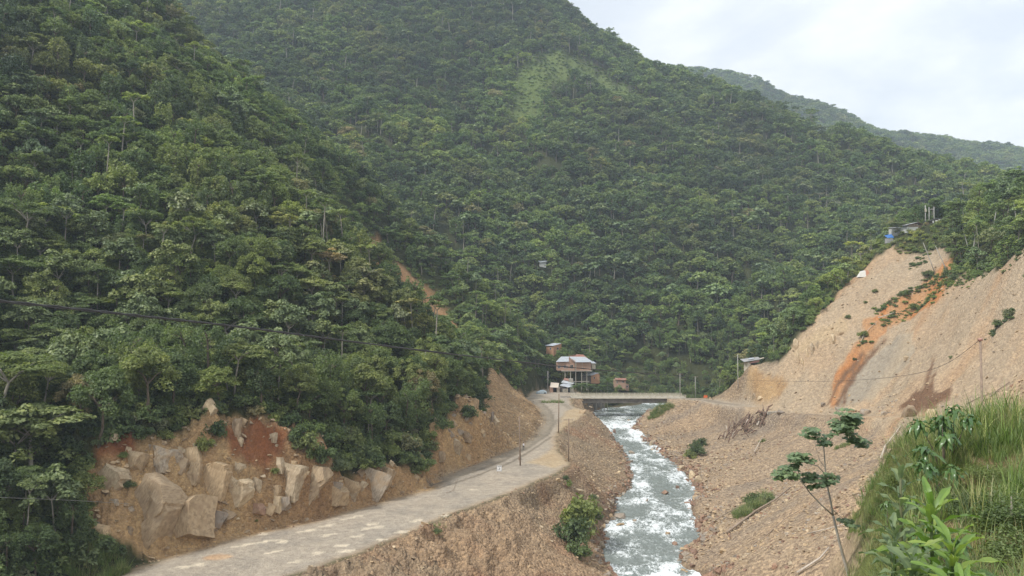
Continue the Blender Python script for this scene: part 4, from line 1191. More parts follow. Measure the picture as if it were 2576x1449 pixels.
def lower_house():
    u, v = U2(1340, 985); X, Y, Z = P(u, v, 364)
    o = empty('white_roofed_brick_house', (X, Y, Z), math.radians(-14))
    tag(o, 'brick house with white lean-to roof right of the stilts', 'house')
    MB().box(-4.0, 0, .3, 4, -1.0, 1.9).build('dark_wall', CONCD, o)
    MB().box(.003, 3.4, 0, 4, -1.0, 2.6).build('wall', BRICKO, o)
    mb = MB(); mb.add([(.003, 0, 2.6), (3.4, 0, 2.6), (3.4, 0, 3.5), (.003, .25, 2.6), (3.4, .25, 2.6), (3.4, .25, 3.5)], [(0, 1, 2), (5, 4, 3), (0, 2, 5, 3), (1, 4, 5, 2), (0, 3, 4, 1)]); mb.build('gable', BRICKO, o)
    roofslab(o, [(-4.4, -.4, 2.3), (.6, -.4, 2.55), (3.6, .6, 3.55), (-1.8, 4.4, 3.6)], .08, ZINC)
    win(o, 1.2, 1.0, .6, .9, 0, DARK)
lower_house()
def roadside_shack():
    u, v = U2(450, 1228); X, Y, Z = P(u, v, 350)
    Z = gz(X + 4, Y) - .05
    o = empty('roadside_shack', (X, Y, Z))
    tag(o, 'low roadside shack with patched beige and white roofs', 'shack')
    s = 350 / F0 / 8.585 * 1.0
    def q(zx): return (zx - 450) * 350 / F0 / 8.585
    MB().box(q(450), q(520), 0, 5, -.5, 2.3).build('wall', BRICK, o)
    MB().box(q(600), q(660), .1, 5, -.5, 2.2).build('wall', WOODL, o)
    MB().box(q(520), q(600), 1.5, 5, -.5, 2.2).build('back_wall', DARK, o)
    MB().box(q(730), q(810), .2, 5, -.5, 1.6).build('wall', CONC, o)
    MB().box(q(660), q(960), 2.2, 5, -.5, 2.2).build('back_wall', CONCD, o)
    MB().box(q(815), q(835), .1, .3, -.5, 2.3).build('porch_post', CREAM, o)
    MB().box(q(890), q(960), .6, 5, -.5, 2.1).build('wall', CONC, o)
    roofslab(o, [(q(455), -.6, 2.25), (q(628), -.6, 2.15), (q(662), 4.5, 3.6), (q(480), 4.5, 3.9)], .08, ROOFB)
    roofslab(o, [(q(660), .4, 3.0), (q(850), -.5, 2.2), (q(975), 1.2, 2.75), (q(800), 4.8, 4.0)], .08, ZINC)
    roofslab(o, [(q(700), 2.5, 4.05), (q(960), 3.5, 3.3), (q(1010), 6, 3.6), (q(770), 6.2, 4.9)], .08, ROOFW)
    roofslab(o, [(q(760), 5.5, 4.9), (q(890), 5.5, 4.4), (q(900), 8, 5.1), (q(790), 8, 5.6)], .08, ROOFR)
    MB().box(q(880), q(970), 5.2, 8, 1, 5.4).build('stone_wall', CONC, o)
roadside_shack()
def far_house():
    u, v = U2(1820, 1050); X, Y, Z = P(u, v, 375)
    o = empty('flat_roofed_brick_house', (X, Y, Z), math.radians(-8))
    tag(o, 'small flat-roofed brick house among trees beyond the bridge', 'house')
    MB().box(0, 5.6, 0, 5, -2.6, 1.9).build('wall', BRICK, o)
    roofslab(o, [(.9, -.5, 1.95), (6.0, -.6, 1.9), (5.8, 5, 2.2), (.6, 5, 2.3)], .14, ROOFR)
    win(o, 1.5, .4, .5, 1.1, 0, DARK); win(o, 4.0, .7, .9, .8, 0, DARK)
    MB().box(5.603, 7.0, 1, 5, -3.0, -.2).build('annex', BRICK, o); win(o, 5.9, -1.6, .7, .9, 1, DARK)
far_house()
def slope_house():
    def Q(zx, zy, Y): return P((2700 + zx / 4.83) / 1.5404, (1350 + zy / 4.83) / 1.5404, Y)
    X, Y, Z = Q(935, 372, 302)
    o = empty('lean_to_hut', (X, Y, Z), math.radians(6))
    tag(o, 'pink-fronted hut with tilted sheet roof beside the slide', 'hut')
    s = 318 / F0 / 7.44
    PINK = simple_mat('pink_plaster', (.42, .24, .21), .9, .1)
    MB().box(.3, 1.5, 0, 3.5, -1.2, 2.1).build('wall', CREAM, o)
    MB().box(1.503, 4.6, .9, 3.5, -1.2, 1.7).build('back_wall', DARK, o)
    MB().box(1.505, 4.4, .2, .4, -1.2, .6).build('low_wall', BRICK, o)
    mb = MB(); mb.add([(.9, -.1, 1.75), (4.7, -.1, 2.2), (4.9, -.1, 3.1), (1.4, -.1, 2.3), (.9, .05, 1.75), (4.7, .05, 2.2), (4.9, .05, 3.1), (1.4, .05, 2.3)],
                      [(0, 1, 2, 3), (7, 6, 5, 4), (0, 4, 5, 1), (1, 5, 6, 2), (2, 6, 7, 3), (3, 7, 4, 0)]); mb.build('front_panel', PINK, o)
    roofslab(o, [(-1.1, -.4, 2.3), (5.2, -.5, 3.25), (6.0, 3.8, 3.9), (-1.0, 3.8, 3.0)], .1, ZINCO)
    roofslab(o, [(1.2, .6, 3.12), (3.3, .8, 3.4), (3.5, 2.4, 3.75), (1.5, 2.4, 3.5)], .08, ZINC, 'roof_patch')
    roofslab(o, [(5.0, .0, 3.25), (6.9, .1, 3.7), (6.9, 1.2, 3.8), (5.4, 1.3, 3.5)], .09, WOODL, 'roof_board')
slope_house()
def H7(zx, zy, Y): return P((3350 + zx / 6.44) / 1.5404, (750 + zy / 6.44) / 1.5404, Y)
def hill_shacks():
    X, Y, Z = H7(1060, 880, 316)
    o = empty('plank_shack', (X, Y, Z), math.radians(5))
    tag(o, 'grey plank shack with sagging roof on the slide crest', 'shack')
    MB().box(0, 4.6, 0, 4, -1.5, .75).build('lower_wall', FRAME, o)
    n = 9
    pm = MB().box(0, 4.6, 0, .08, 0, .17).mesh('plank', WOOD)
    for k in range(6): link('plank', pm, o, (.35 + .12 * k, -.02, .78 + .2 * k)).scale = (1 - .06 * k, 1, 1)
    MB().box(.6, 4.5, .1, 4, .753, 2.0).build('wall', ZINCO, o)
    MB().box(4.603, 6.6, .3, 4, -1.5, 1.6).build('annex', WOOD, o)
    roofslab(o, [(-1.1, -.5, 1.25), (4.4, -.4, 2.55), (4.6, 4.4, 2.7), (-.9, 4.4, 1.5)], .08, ZINCO)
    roofslab(o, [(4.5, -.4, 2.5), (6.7, -.2, 1.75), (6.8, 4.4, 1.9), (4.7, 4.4, 2.7)], .08, ROOFR)
    X, Y, Z = H7(1640, 780, 316)
    o = empty('whitewashed_shack', (X, Y, Z), math.radians(7))
    tag(o, 'shack with dark slanted roof and white washing hung in front', 'shack')
    MB().box(0, 5.5, .8, 4.5, -1.2, 1.3).build('back_wall', CONCD, o)
    MB().box(5.503, 8.6, .2, 4.5, -1.0, 2.6).build('wall', BRICK, o)
    MB().box(5.0, 6.6, -.1, .15, .9, 2.7).build('side_panel', ZINCO, o)
    roofslab(o, [(-.2, -.5, 1.35), (5.2, -.5, 2.75), (5.3, 4.7, 2.9), (-.1, 4.7, 1.5)], .12, DARK)
    roofslab(o, [(5.3, -.3, 2.75), (9.3, -.2, 2.9), (9.3, 4.7, 3.0), (5.4, 4.7, 2.9)], .1, ROOFR)
    for x in (.2, 2.0, 3.9, 5.2): MB().box(x, x + .1, -.3, -.2, -1.0, 1.5 + .24 * x).build('post', WOOD, o)
    X, Y, Z = H7(1640, 722, 315.2)
    c = empty('washing_line', (X, Y, Z)); tag(c, 'white washing hanging under the dark slanted roof', 'laundry')
    WH = simple_mat('white_cloth', (.75, .75, .73), .9, .1)
    for k, (x, w, h) in enumerate(((.9, .5, .7), (2.0, .9, 1.1), (3.2, .6, .9), (4.0, 1.3, 1.3))):
        MB().box(x, x + w, 0, .03, -.1 - h * .5 + .2 * x, .5 + .22 * x).build('cloth', WH, c)
    MB().bar((.3, .03, .62), (5.4, .03, 1.75), .03, .03).build('line', WIRE, c)
    X, Y, Z = H7(575, 1150, 318)
    o = empty('blue_tarp_shelter', (X, Y, Z - .3)); tag(o, 'shelter under a bright blue tarp below the crest shacks', 'shelter')
    roofslab(o, [(0, 0, .9), (2.6, .0, 1.1), (2.9, 3, 2.7), (.1, 3, 2.2)], .05, BLUE, 'tarp')
    MB().box(.05, 2.3, .1, 2.5, -1, .85).build('wall', ZINCO, o)
    X, Y, Z = H7(690, 990, 324)
    o = empty('pale_hut', (X, Y, Z - .5)); tag(o, 'pale little hut half hidden by the spreading tree', 'hut')
    MB().box(0, 4.5, 0, 3, -.5, 2.4).build('wall', FRAME, o); roofslab(o, [(-.3, -.3, 2.45), (4.8, -.3, 2.6), (4.8, 3.3, 3.2), (-.3, 3.3, 3.0)], .08, ZINCO)
    win(o, 1.0, .6, .8, .9, 0, DARK)
    # tarp lump on the ledge half way down
    def R4(zx, zy, Y): return P((3200 + zx / 5.795) / 1.5404, (950 + zy / 5.795) / 1.5404, Y)
    X, Y, Z = hit((3200 + 850 / 5.795) / 1.5404, (950 + 700 / 5.795) / 1.5404)
    o = empty('ledge_tent', (X, Y, Z)); tag(o, 'white and orange tent on a ledge at the slide edge', 'tent')
    WH2 = simple_mat('white_tarp', (.72, .70, .64), .8, .1); OR2 = simple_mat('orange_canvas', (.55, .27, .16), .85, .15)
    mb = MB(); mb.add([(-2.2, -.8, -.3), (.5, -1.1, -.3), (.5, 1.4, -.3), (-2.2, 1.2, -.3), (-1.1, -.4, 1.7), (.5, -.5, 2.1), (.5, .9, 2.2), (-1.0, .8, 1.9)],
                      [(0, 1, 5, 4), (1, 2, 6, 5), (2, 3, 7, 6), (3, 0, 4, 7), (4, 5, 6, 7)]); mb.build('tent_cover', WH2, o)
    mb = MB(); mb.add([(.503, -1.1, -.3), (2.1, -1.0, -.2), (2.1, 1.3, -.2), (.503, 1.4, -.3), (.503, -.5, 2.12), (1.5, -.4, 2.3), (1.6, .9, 2.3), (.503, .9, 2.2)],
                      [(0, 1, 5, 4), (1, 2, 6, 5), (2, 3, 7, 6), (3, 0, 4, 7), (4, 5, 6, 7)]); mb.build('tent_end', OR2, o)
    # roof showing in the forest
    X, Y, Z = P(1365, 648, 520)
    Z = gz(X, Y) + .5
    o = empty('forest_hut', (X, Y, Z)); tag(o, 'lone pale-roofed hut deep in the forested mountainside', 'hut')
    MB().box(-2, 2.2, 0, 4, -2, 2.4).build('wall', FRAME, o); roofslab(o, [(-2.6, -.5, 2.4), (2.7, -.5, 2.6), (2.7, 4.4, 4.0), (-2.6, 4.4, 3.8)], .1, ZINC)
hill_shacks()

# ------------------------------------------------------------------ poles and wires
def pole(base, top_z, r0, mat, label, lean=(0, 0), arm=None, boxes=0, cap=False, group='utility poles along the road'):
    x, y, z = base; h = top_z - z
    o = empty('utility_pole', (x, y, z)); tag(o, label, 'utility pole', group)
    MB().tube([(0, 0, -.6), (lean[0] * .5, lean[1] * .5, h * .5), (lean[0], lean[1], h)], [r0, r0 * .86, r0 * .7], 10).build('shaft', mat, o, True)
    if arm:
        for zz in arm: MB().box(-1.15, 1.15, -.07, .07, h - zz - .06, h - zz + .06).build('crossarm', WOODP, o)
        for sx in (-1.0, -.35, .35, 1.0): MB().tube([(sx, 0, h - arm[0] + .06), (sx, 0, h - arm[0] + .26)], [.05, .04], 6).build('insulator', CREAM, o)
    for k in range(boxes):
        MB().box(-.42 + k * .55, -.08 + k * .5, -.32, -.1, 1.3, 1.95).build('meter_box', CONC if k else WOODP, o)
    if cap: MB().tube([(lean[0] - .18, lean[1], h - .12), (lean[0] + .18, lean[1], h - .05)], [.17, .14], 8).build('lamp_head', ROOFR, o, True)
    return o
def atz(u, v, top_v, z=None):
    p = Pz(u, v, PLZ) if z is None else None
    return (p[0], p[1], gz(p[0], p[1])), P(u, top_v, p[1])[2]
b, t = atz(1309, 1170, 1047); pole(b, t, .17, WOODP, 'brown wooden pole with meter boxes by the sandy fork', (-.25, 0), boxes=2)
b, t = atz(1405, 1087, 991); pole(b, t, .16, WOODP, 'bare wooden pole where the road bends to the bridge', (.15, 0))
b, t = atz(1430, 1158, 1053); pole(b, t, .15, WOODP, 'wooden pole with crossarm at the river bank edge', (.1, 0), arm=(.3,))
b, t = atz(1378, 984, 933); pole(b, t, .15, CONCP, 'pale concrete pole beside the covered car', (.1, 0))
POLE5 = P(1710.6, 940, 331); pole((POLE5[0], 331, gz(POLE5[0], 331)), POLE5[2], .15, CONCP, 'pale pole rising behind the right end of the bridge', arm=(.2,))
POLE6 = P(1749, 947, 333); pole((POLE6[0], 333, gz(POLE6[0], 333)), POLE6[2], .14, CONCP, 'thin pole between the bridge end and the orange barrier', arm=(.2,))
p = P(1856, 891, 304); pole((p[0], 304, gz(p[0], 304)), p[2], .14, CONCP, 'lone pale pole left of the pink-fronted hut', (-.05, 0))
p8 = P(2466, 852, 80); q8 = P(2478, 1096, 80); POLE8 = p8
pole((q8[0], 80, gz(q8[0], 80)), p8[2], .155, WOODP, 'tall leaning wooden pole with dark lamp head behind the knoll', (p8[0] - q8[0], 0), cap=True)
for (u, v0, v1, lab, nm) in ((2328.5, 516, 574, 'crest pole carrying a white box, leftmost of three', 1), (2337.6, 521, 566, 'middle pole of the pair joined by a crossbar', 0), (2350, 520, 560, 'crest pole right of the crossbar above the dark roof', 0)):
    X, Y, Z = P(u, v1, 321); zt = P(u, v0, 321)[2]
    o = pole((X, Y, Z - .5), zt, .17, CONCP, lab, group='poles beside the crest shacks')
    if nm == 1:
        MB().box(-.3, .3, -.5, -.12, zt - Z - 2.2, zt - Z - 1.0).build('transformer_box', CREAM, o)
    if u > 2345: MB().box(-2.1, -.17, -.08, .08, zt - Z - .6, zt - Z - .4).build('crossbar', CONCP, o)
p = P(1074, 885, 195); q = P(1070, 1015, 195); pole((q[0], 195, q[2]), p[2], .09, CONCP, 'thin pale pole standing among the climber-hung trees')

def wire(pix, A, B, r, mat, label, strands=1, name='power_line'):
    """pix: (u, v) along the wire; the plan position is where each sight line crosses the vertical plane through A and B"""
    pts = []
    ax, ay = A; dx_, dy_ = B[0] - A[0], B[1] - A[1]
    for u, v in pix:
        a, k = ray(u, v)
        # a*Y = ax + t dx ; Y = ay + t dy
        t = (a * ay - ax) / (dx_ - a * dy_)
        Y = ay + t * dy_
        pts.append(Vector((a * Y, Y, EYE + k * Y)))
    # smooth resample
    P_ = []
    for i in range(len(pts) - 1):
        p0 = pts[max(i - 1, 0)]; p1 = pts[i]; p2 = pts[i + 1]; p3 = pts[min(i + 2, len(pts) - 1)]
        for k in range(8):
            t = k / 8.0
            P_.append(0.5 * ((2 * p1) + (-p0 + p2) * t + (2 * p0 - 5 * p1 + 4 * p2 - p3) * t * t + (-p0 + 3 * p1 - 3 * p2 + p3) * t ** 3))
    P_.append(pts[-1])
    if strands == 1:
        o = MB().tube(P_, r, 5).build(name, mat, smooth=True); tag(o, label, 'cable'); return o
    o = empty(name, (0, 0, 0)); tag(o, label, 'cable')
    for s_ in range(strands):
        Q = []; run = 0
        for i, p in enumerate(P_):
            if i: run += (p - P_[i - 1]).length
            ph = run * 1.3 + s_ * math.pi
            Q.append(p + Vector((0, math.cos(ph) * r * .9, math.sin(ph) * r * .9)))
        MB().tube(Q, r, 5).build('strand', mat, o, True)
    return o
A0 = P(-160, 740, 50)
wire([(-160, 738), (0, 757), (300, 789), (600, 822), (900, 861), (1200, 898), (1500, 930), (1710, 945)], (A0[0], 50), (POLE5[0], 331), .075, WIRE, 'thick twisted black cable crossing in front of the left forest', 2, 'twisted_cable')
wire([(1710, 946), (1740, 948), (1800, 951), (1882, 956.5), (2017, 959.5), (2150, 956.5), (2286, 943), (2380, 915), (2464, 856)], (POLE5[0], 331), (POLE8[0], 80), .022, WIRE, 'dark wire sagging across the slide to the leaning pole')
wire([(60, -40), (169, 2), (531, 145), (779, 272), (966, 345), (1127, 412), (1353, 494)], P(60, -40, 215)[:2], P(1353, 494, 560)[:2], .035, WIREL, 'faint pale wire slanting down across the upper forest')
wire([(-40, 1250), (120, 1256), (240, 1262), (330, 1268)], P(-40, 1250, 74)[:2], P(330, 1268, 112)[:2], .022, WIREL, 'thin low wire at the left edge before the dark bushes')
# ================================================================== rocks
import bmesh
def rock_mat(name, c1, c2, strata=True):
    t = NT(name); v = t.objc()
    mp = t.n('Mapping'); mp.inputs['Scale'].default_value = (4.2, 1, 1); mp.inputs['Rotation'].default_value = (.1, .25, .1); t.l(v, mp.inputs[0])
    a = t.noise(1.1, 6, .62, v, .3); s = t.noise(1.3, 5, .6, mp.outputs[0], .2)
    c = t.ramp(a, [(.3, c1), (.7, c2)])
    c = t.mix(t.ramp(s, [(.40, .6), (.52, 0)]), c, tuple(q * .6 for q in c1))
    g = t.noise(.45, 5, .65, v, .8); c = t.mix(t.ramp(g, [(.48, 0), (.62, .7)]), c, (.35, .26, .17))
    r = t.rnd(); c = t.mix(1.0, c, t.ramp(r, [(0, (.78, .76, .76)), (.5, (1, .98, .95)), (1, (1.22, 1.16, 1.05))]), 'MULTIPLY')
    t.l(c, t.b.inputs['Base Color']); t.b.inputs['Roughness'].default_value = .9; t.b.inputs['Specular IOR Level'].default_value = .2
    t.bump(t.math('ADD', s, a), .6, .12)
    return t.mat
R_TAN = rock_mat('tan_rock', (.37, .275, .175), (.50, .39, .26))
R_PALE = rock_mat('pale_rock', (.44, .35, .235), (.58, .48, .34))
R_GREY = rock_mat('grey_rock', (.28, .235, .185), (.40, .35, .29))
R_RED = rock_mat('reddish_rock', (.25, .155, .11), (.38, .25, .18))
def slab(seed, box, cuts=3):
    r = np.random.default_rng(seed); bm = bmesh.new()
    bmesh.ops.create_cube(bm, size=1.0)
    for v in bm.verts: v.co = Vector([v.co[k] * box[k] * r.uniform(.78, 1.1) for k in range(3)])
    sh = r.uniform(-.25, .25)
    for v in bm.verts: v.co.x += v.co.z * sh
    for k in range(cuts):                      # knock corners off along flat planes
        nrm = Vector(r.normal(size=3)); nrm.normalize()
        ext = max(abs(v.co.dot(nrm)) for v in bm.verts)
        g = bmesh.ops.bisect_plane(bm, geom=bm.verts[:] + bm.edges[:] + bm.faces[:], plane_co=nrm * ext * r.uniform(.62, .85), plane_no=nrm, clear_outer=True)
        bmesh.ops.holes_fill(bm, edges=[e for e in bm.edges if e.is_boundary])
    bmesh.ops.triangulate(bm, faces=bm.faces)
    bmesh.ops.subdivide_edges(bm, edges=bm.edges, cuts=6 if max(box) > 4 else 3 if max(box) > 2 else 1, use_grid_fill=True)
    bmesh.ops.triangulate(bm, faces=bm.faces)
    co = np.array([v.co for v in bm.verts]); m = min(box)
    lay = .05 * m * np.sign(np.sin(co[:, 0] * 7 / m + co[:, 2] * 1.5 / m)) * (vnoise(co[:, 2] / m + seed, co[:, 0] * .3 / m, 3) > .55)
    d = .10 * m * fbm(co[:, 0] * 1.6 / m + co[:, 2] / m, co[:, 1] * 1.6 / m, 4, seed) + lay * 1.3
    for i, v in enumerate(bm.verts):
        L = v.co.length or 1; v.co += v.co / L * d[i]
    bmesh.ops.recalc_face_normals(bm, faces=bm.faces)
    me = bpy.data.meshes.new('rock'); bm.to_mesh(me); bm.free(); return me
def hull(seed, n=15, box=(1, 1, 1), blocky=.5, subdiv=0):
    r = np.random.default_rng(seed)
    q = r.normal(size=(n, 3)); q /= np.abs(q).max(1)[:, None] ** blocky * np.linalg.norm(q, axis=1)[:, None] ** (1 - blocky)
    q *= (.85 + .15 * r.random((n, 1))) * .5 * np.array(box)
    bm = bmesh.new()
    for p in q: bm.verts.new(p)
    bmesh.ops.convex_hull(bm, input=bm.verts[:])
    bmesh.ops.delete(bm, geom=[v for v in bm.verts if not v.link_faces], context='VERTS')
    if subdiv:
        bmesh.ops.bevel(bm, geom=[e for e in bm.edges if e.calc_face_angle(0) > .5], offset=.03 * max(box), segments=1, affect='EDGES')
        bmesh.ops.triangulate(bm, faces=bm.faces)
        bmesh.ops.subdivide_edges(bm, edges=bm.edges, cuts=subdiv, use_grid_fill=True)
        co = np.array([v.co for v in bm.verts])
        d = .035 * max(box) * fbm(co[:, 0] * 1.1 + co[:, 2] * .7, co[:, 1] * 1.1 - co[:, 2] * .9, 4, seed)
        st = .03 * max(box) * np.round(2.5 * fbm(co[:, 2] * .9 + co[:, 0] * .25, co[:, 1] * .15, 2, seed + 5)) * .5
        for i, v in enumerate(bm.verts):
            L = v.co.length or 1; v.co += v.co / L * (d[i] + st[i])
    bmesh.ops.recalc_face_normals(bm, faces=bm.faces)
    me = bpy.data.meshes.new('rock'); bm.to_mesh(me); bm.free()
    return me
# big blocks of the left cut: (u, v, width px, height px, roll degrees, material, label)
BLOCKS = [(375, 1305, 106, 160, 30, R_TAN, 'huge smooth tilted slab, the biggest rock of the cut'), (452, 1318, 104, 96, -24, R_TAN, 'big rough brown rock right of the huge slab'),
 (264, 1207, 70, 64, 30, R_PALE, 'angular pale block standing alone at the left of the cut'), (525, 1212, 74, 80, 25, R_TAN, 'broad tan block in the middle of the cut'),
 (483, 1195, 32, 58, 12, R_TAN, 'narrow upright block left of the broad tan one'), (590, 1247, 58, 72, 32, R_PALE, 'pale tilted block low in the cut centre'),
 (722, 1217, 62, 88, 18, R_PALE, 'tall split block right of the red soil'), (687, 1244, 30, 46, 22, R_TAN, 'small leaning block at the foot of the tall split one'),
 (777, 1226, 54, 104, 24, R_TAN, 'long leaning slab beside the dark overhang'), (641, 1220, 20, 34, 10, R_PALE, 'little pale wedge in the cut centre'),
 (593, 1083, 20, 56, 6, R_TAN, 'tall narrow slab stuck in the red soil top'), (602, 1110, 13, 25, 15, R_PALE, 'little block below the narrow slab in red soil'),
 (685, 1103, 18, 26, -20, R_PALE, 'pale chip at the right of the red soil scar'), (272, 1098, 42, 18, 5, R_PALE, 'flat pale block topping the small red scar'),
 (392, 1160, 86, 66, 8, R_GREY, 'layered grey-and-tan rock bench above the slab'), (325, 1165, 46, 50, 12, R_TAN, 'dull tan outcrop over the pale block'),
 (476, 1152, 46, 52, -12, R_TAN, 'brown block just under the hanging bushes'), (702, 1272, 54, 34, -15, R_GREY, 'blue-grey flat rock at the road edge'),
 (595, 1180, 26, 32, 30, R_PALE, 'whitish chip below the red soil'), (700, 1172, 26, 40, -10, R_PALE, 'whitish pointed rock under the shrubs'),
 (733, 1170, 26, 22, 0, R_TAN, 'squat block atop the tall split one'), (932, 1222, 66, 68, 30, R_GREY, 'grey leaning slab near the far end of the cut'),
 (838, 1248, 60, 46, 25, R_TAN, 'slanting tan ledge in the low part of the cut'), (880, 1232, 46, 44, 28, R_TAN, 'small slanting slab in the low part of the cut'),
 (905, 1226, 26, 30, 28, R_PALE, 'pale sliver before the grey leaning slab'), (965, 1205, 44, 48, 24, R_TAN, 'tan slab at the right end of the cut'),
 (1145, 1125, 28, 30, 20, R_PALE, 'loose block under the road bend trees'), (1168, 1100, 34, 26, 5, R_TAN, 'ledge rock above the road bend'), (1105, 1150, 32, 26, 15, R_TAN, 'small rock by the dark track'),
 (1010, 1080, 22, 18, -30, R_PALE, 'pale slab among ivy above the road'), (560, 1298, 60, 30, 18, R_TAN, 'low rubble block at the foot of the cut'),
 (640, 1280, 46, 24, 8, R_RED, 'reddish low block in the rubble'), (500, 1335, 44, 30, 25, R_TAN, 'tan block in front of the rough grey rock'), (285, 1265, 22, 18, 0, R_GREY, 'grey stone below the angular pale block'),
 (250, 1340, 30, 34, 10, R_TAN, 'tan rock left of the huge slab')]
for i, (u, v, w, h, roll, m, lab) in enumerate(BLOCKS):
    X, Y, Z = hit(u, v + h * .25, y0=95)
    s = Y / F0
    me = slab(500 + i, (w * s * 1.06, min(w, h) * s * 1.0, h * s * 1.04), 5)
    me.materials.append(m)
    o = link('rock_slab' if h > w * 1.2 else 'rock_block', me)
    up = h * s * .20
    o.location = (X, Y + .50 * min(w, h) * s, Z + up)
    o.rotation_euler = (math.radians(-14), math.radians(roll * .8), math.radians(-28 + (i * 37) % 30))
    tag(o, lab, 'rock', 'rock blocks of the left road cut')
# other boulders one can single out
ONES = [(2405, 1045, 40, 30, R_PALE), (2290, 1048, 46, 36, R_TAN), (2345, 1048, 30, 26, R_PALE), (2545, 1050, 52, 44, R_TAN), (2180, 1042, 34, 18, R_GREY), (2110, 1035, 26, 14, R_GREY), (2072, 1022, 18, 12, R_GREY),
        (2146, 1036, 24, 14, R_PALE), (2228, 1044, 22, 12, R_GREY), (2283, 904, 18, 15, R_PALE), (1582, 1068, 22, 16, R_TAN), (1456, 1242, 34, 16, R_PALE), (1404, 1214, 14, 14, R_TAN), (1424, 1226, 16, 20, R_RED),
        (2165, 1290, 38, 24, R_TAN), (2236, 1195, 26, 18, R_PALE), (2228, 1245, 26, 20, R_TAN), (1710, 1390, 34, 22, R_RED), (1745, 1392, 26, 16, R_RED), (1770, 1362, 20, 16, R_GREY), (1742, 1202, 26, 18, R_PALE), (1758, 1212, 20, 18, R_PALE),
        (1716, 1184, 18, 18, R_PALE), (1512, 1376, 36, 18, R_GREY), (1533, 1388, 28, 18, R_RED), (1500, 1368, 20, 12, R_RED), (1640, 1142, 12, 16, R_PALE), (1637, 1122, 12, 14, R_PALE), (1628, 1102, 14, 14, R_GREY), (1900, 1000, 24, 12, R_PALE),
        (1915, 1004, 20, 10, R_PALE), (1880, 1000, 16, 10, R_TAN), (1965, 1040, 22, 10, R_GREY), (1465, 1040, 20, 16, R_TAN), (1068, 1318, 20, 8, R_TAN), (1238, 1058, 12, 30, R_GREY), (1725, 1345, 22, 12, R_GREY), (1560, 1432, 26, 14, R_RED),
        (1820, 1390, 24, 14, R_TAN), (1790, 1330, 18, 14, R_RED), (1850, 1405, 18, 12, R_GREY), (1455, 1178, 10, 7, R_RED), (1555, 1440, 20, 14, R_RED), (1530, 1330, 20, 8, R_RED), (1950, 1430, 20, 12, R_RED), (2505, 1070, 28, 18, R_PALE)]
WORDS = {id(R_PALE): 'pale', id(R_TAN): 'tan', id(R_GREY): 'grey', id(R_RED): 'reddish'}
def spot(u, v):
    if v < 960: return 'square block lying alone on the slide face'
    if u > 2050 and v < 1075: return 'boulder at the slide foot, %s' % ('by the wooden pole' if u > 2480 else 'behind the grassy knoll' if u > 2380 else 'left of the knoll grass' if u > 2260 else 'near the dark runnel' if u > 2160 else 'behind the sapling top' if u > 2090 else 'under the orange streak')
    if u > 2100: return 'boulder at the knoll edge, %s' % ('beside the bleached trunk' if v < 1220 else 'half way down' if v < 1270 else 'low by the sapling')
    if 1870 < u and v < 1050: return 'block by the right-bank road, %s' % ('at its buried end' if u > 1940 else 'below the brown cutting, %s' % ('left' if u < 1890 else 'middle' if u < 1908 else 'right'))
    if u < 1250 : return 'stone beside the left road' if v > 1200 else 'smooth patch of rock on the debris cone'
    side = 'left bank' if u < 1600 else 'right bank'
    how = 'at the bridge' if v < 1080 else 'upstream' if v < 1150 else 'at the river bend' if v < 1230 else 'half way down' if v < 1300 else 'by the lower rapids' if v < 1380 else 'at the lowest rapids'
    return 'boulder on the %s %s' % (side, how)
for i, (u, v, w, h, m) in enumerate(ONES):
    X, Y, Z = hit(u, v); s = Y / F0
    me = hull(700 + i, 15, (w * s * 1.1, w * s * .8, h * s * 1.35), .5, 1 if w > 24 else 0); me.materials.append(m)
    o = link('boulder', me, loc=(X, Y + .2 * w * s, Z + h * s * .18)); o.rotation_euler = (random.uniform(-.2, .2), random.uniform(-.25, .25), random.uniform(0, 6))
    tag(o, '%s%s %s' % ('large ' if w > 30 else 'small ' if w < 16 else '', WORDS[id(m)], spot(u, v)), 'boulder', 'boulders along the valley floor')
# white crust blocks high on the slide
for i, (u, v, w, h) in enumerate([(2002, 868, 22, 34), (2008, 905, 16, 50), (2030, 895, 14, 44), (2044, 880, 16, 40), (2056, 868, 14, 30), (2098, 855, 26, 28), (2112, 838, 18, 22), (2092, 826, 12, 14), (2020, 912, 14, 26)]):
    X, Y, Z = hit(u, v); s = Y / F0
    me = hull(800 + i, 14, (w * s * 1.1, w * s * .6, h * s * 1.1), .5, 1); me.materials.append(R_PALE)
    o = link('outcrop', me, loc=(X, Y - .25, Z + .25)); o.rotation_euler = (-.45, .25, .35)
    tag(o, 'cream rock plate high on the slide edge, %s' % ('topmost' if v < 830 else 'upper right' if u > 2085 else 'lone left one' if v < 880 and u < 2010 else 'in the lower row'), 'rock', 'cream rock plates on the slide edge')

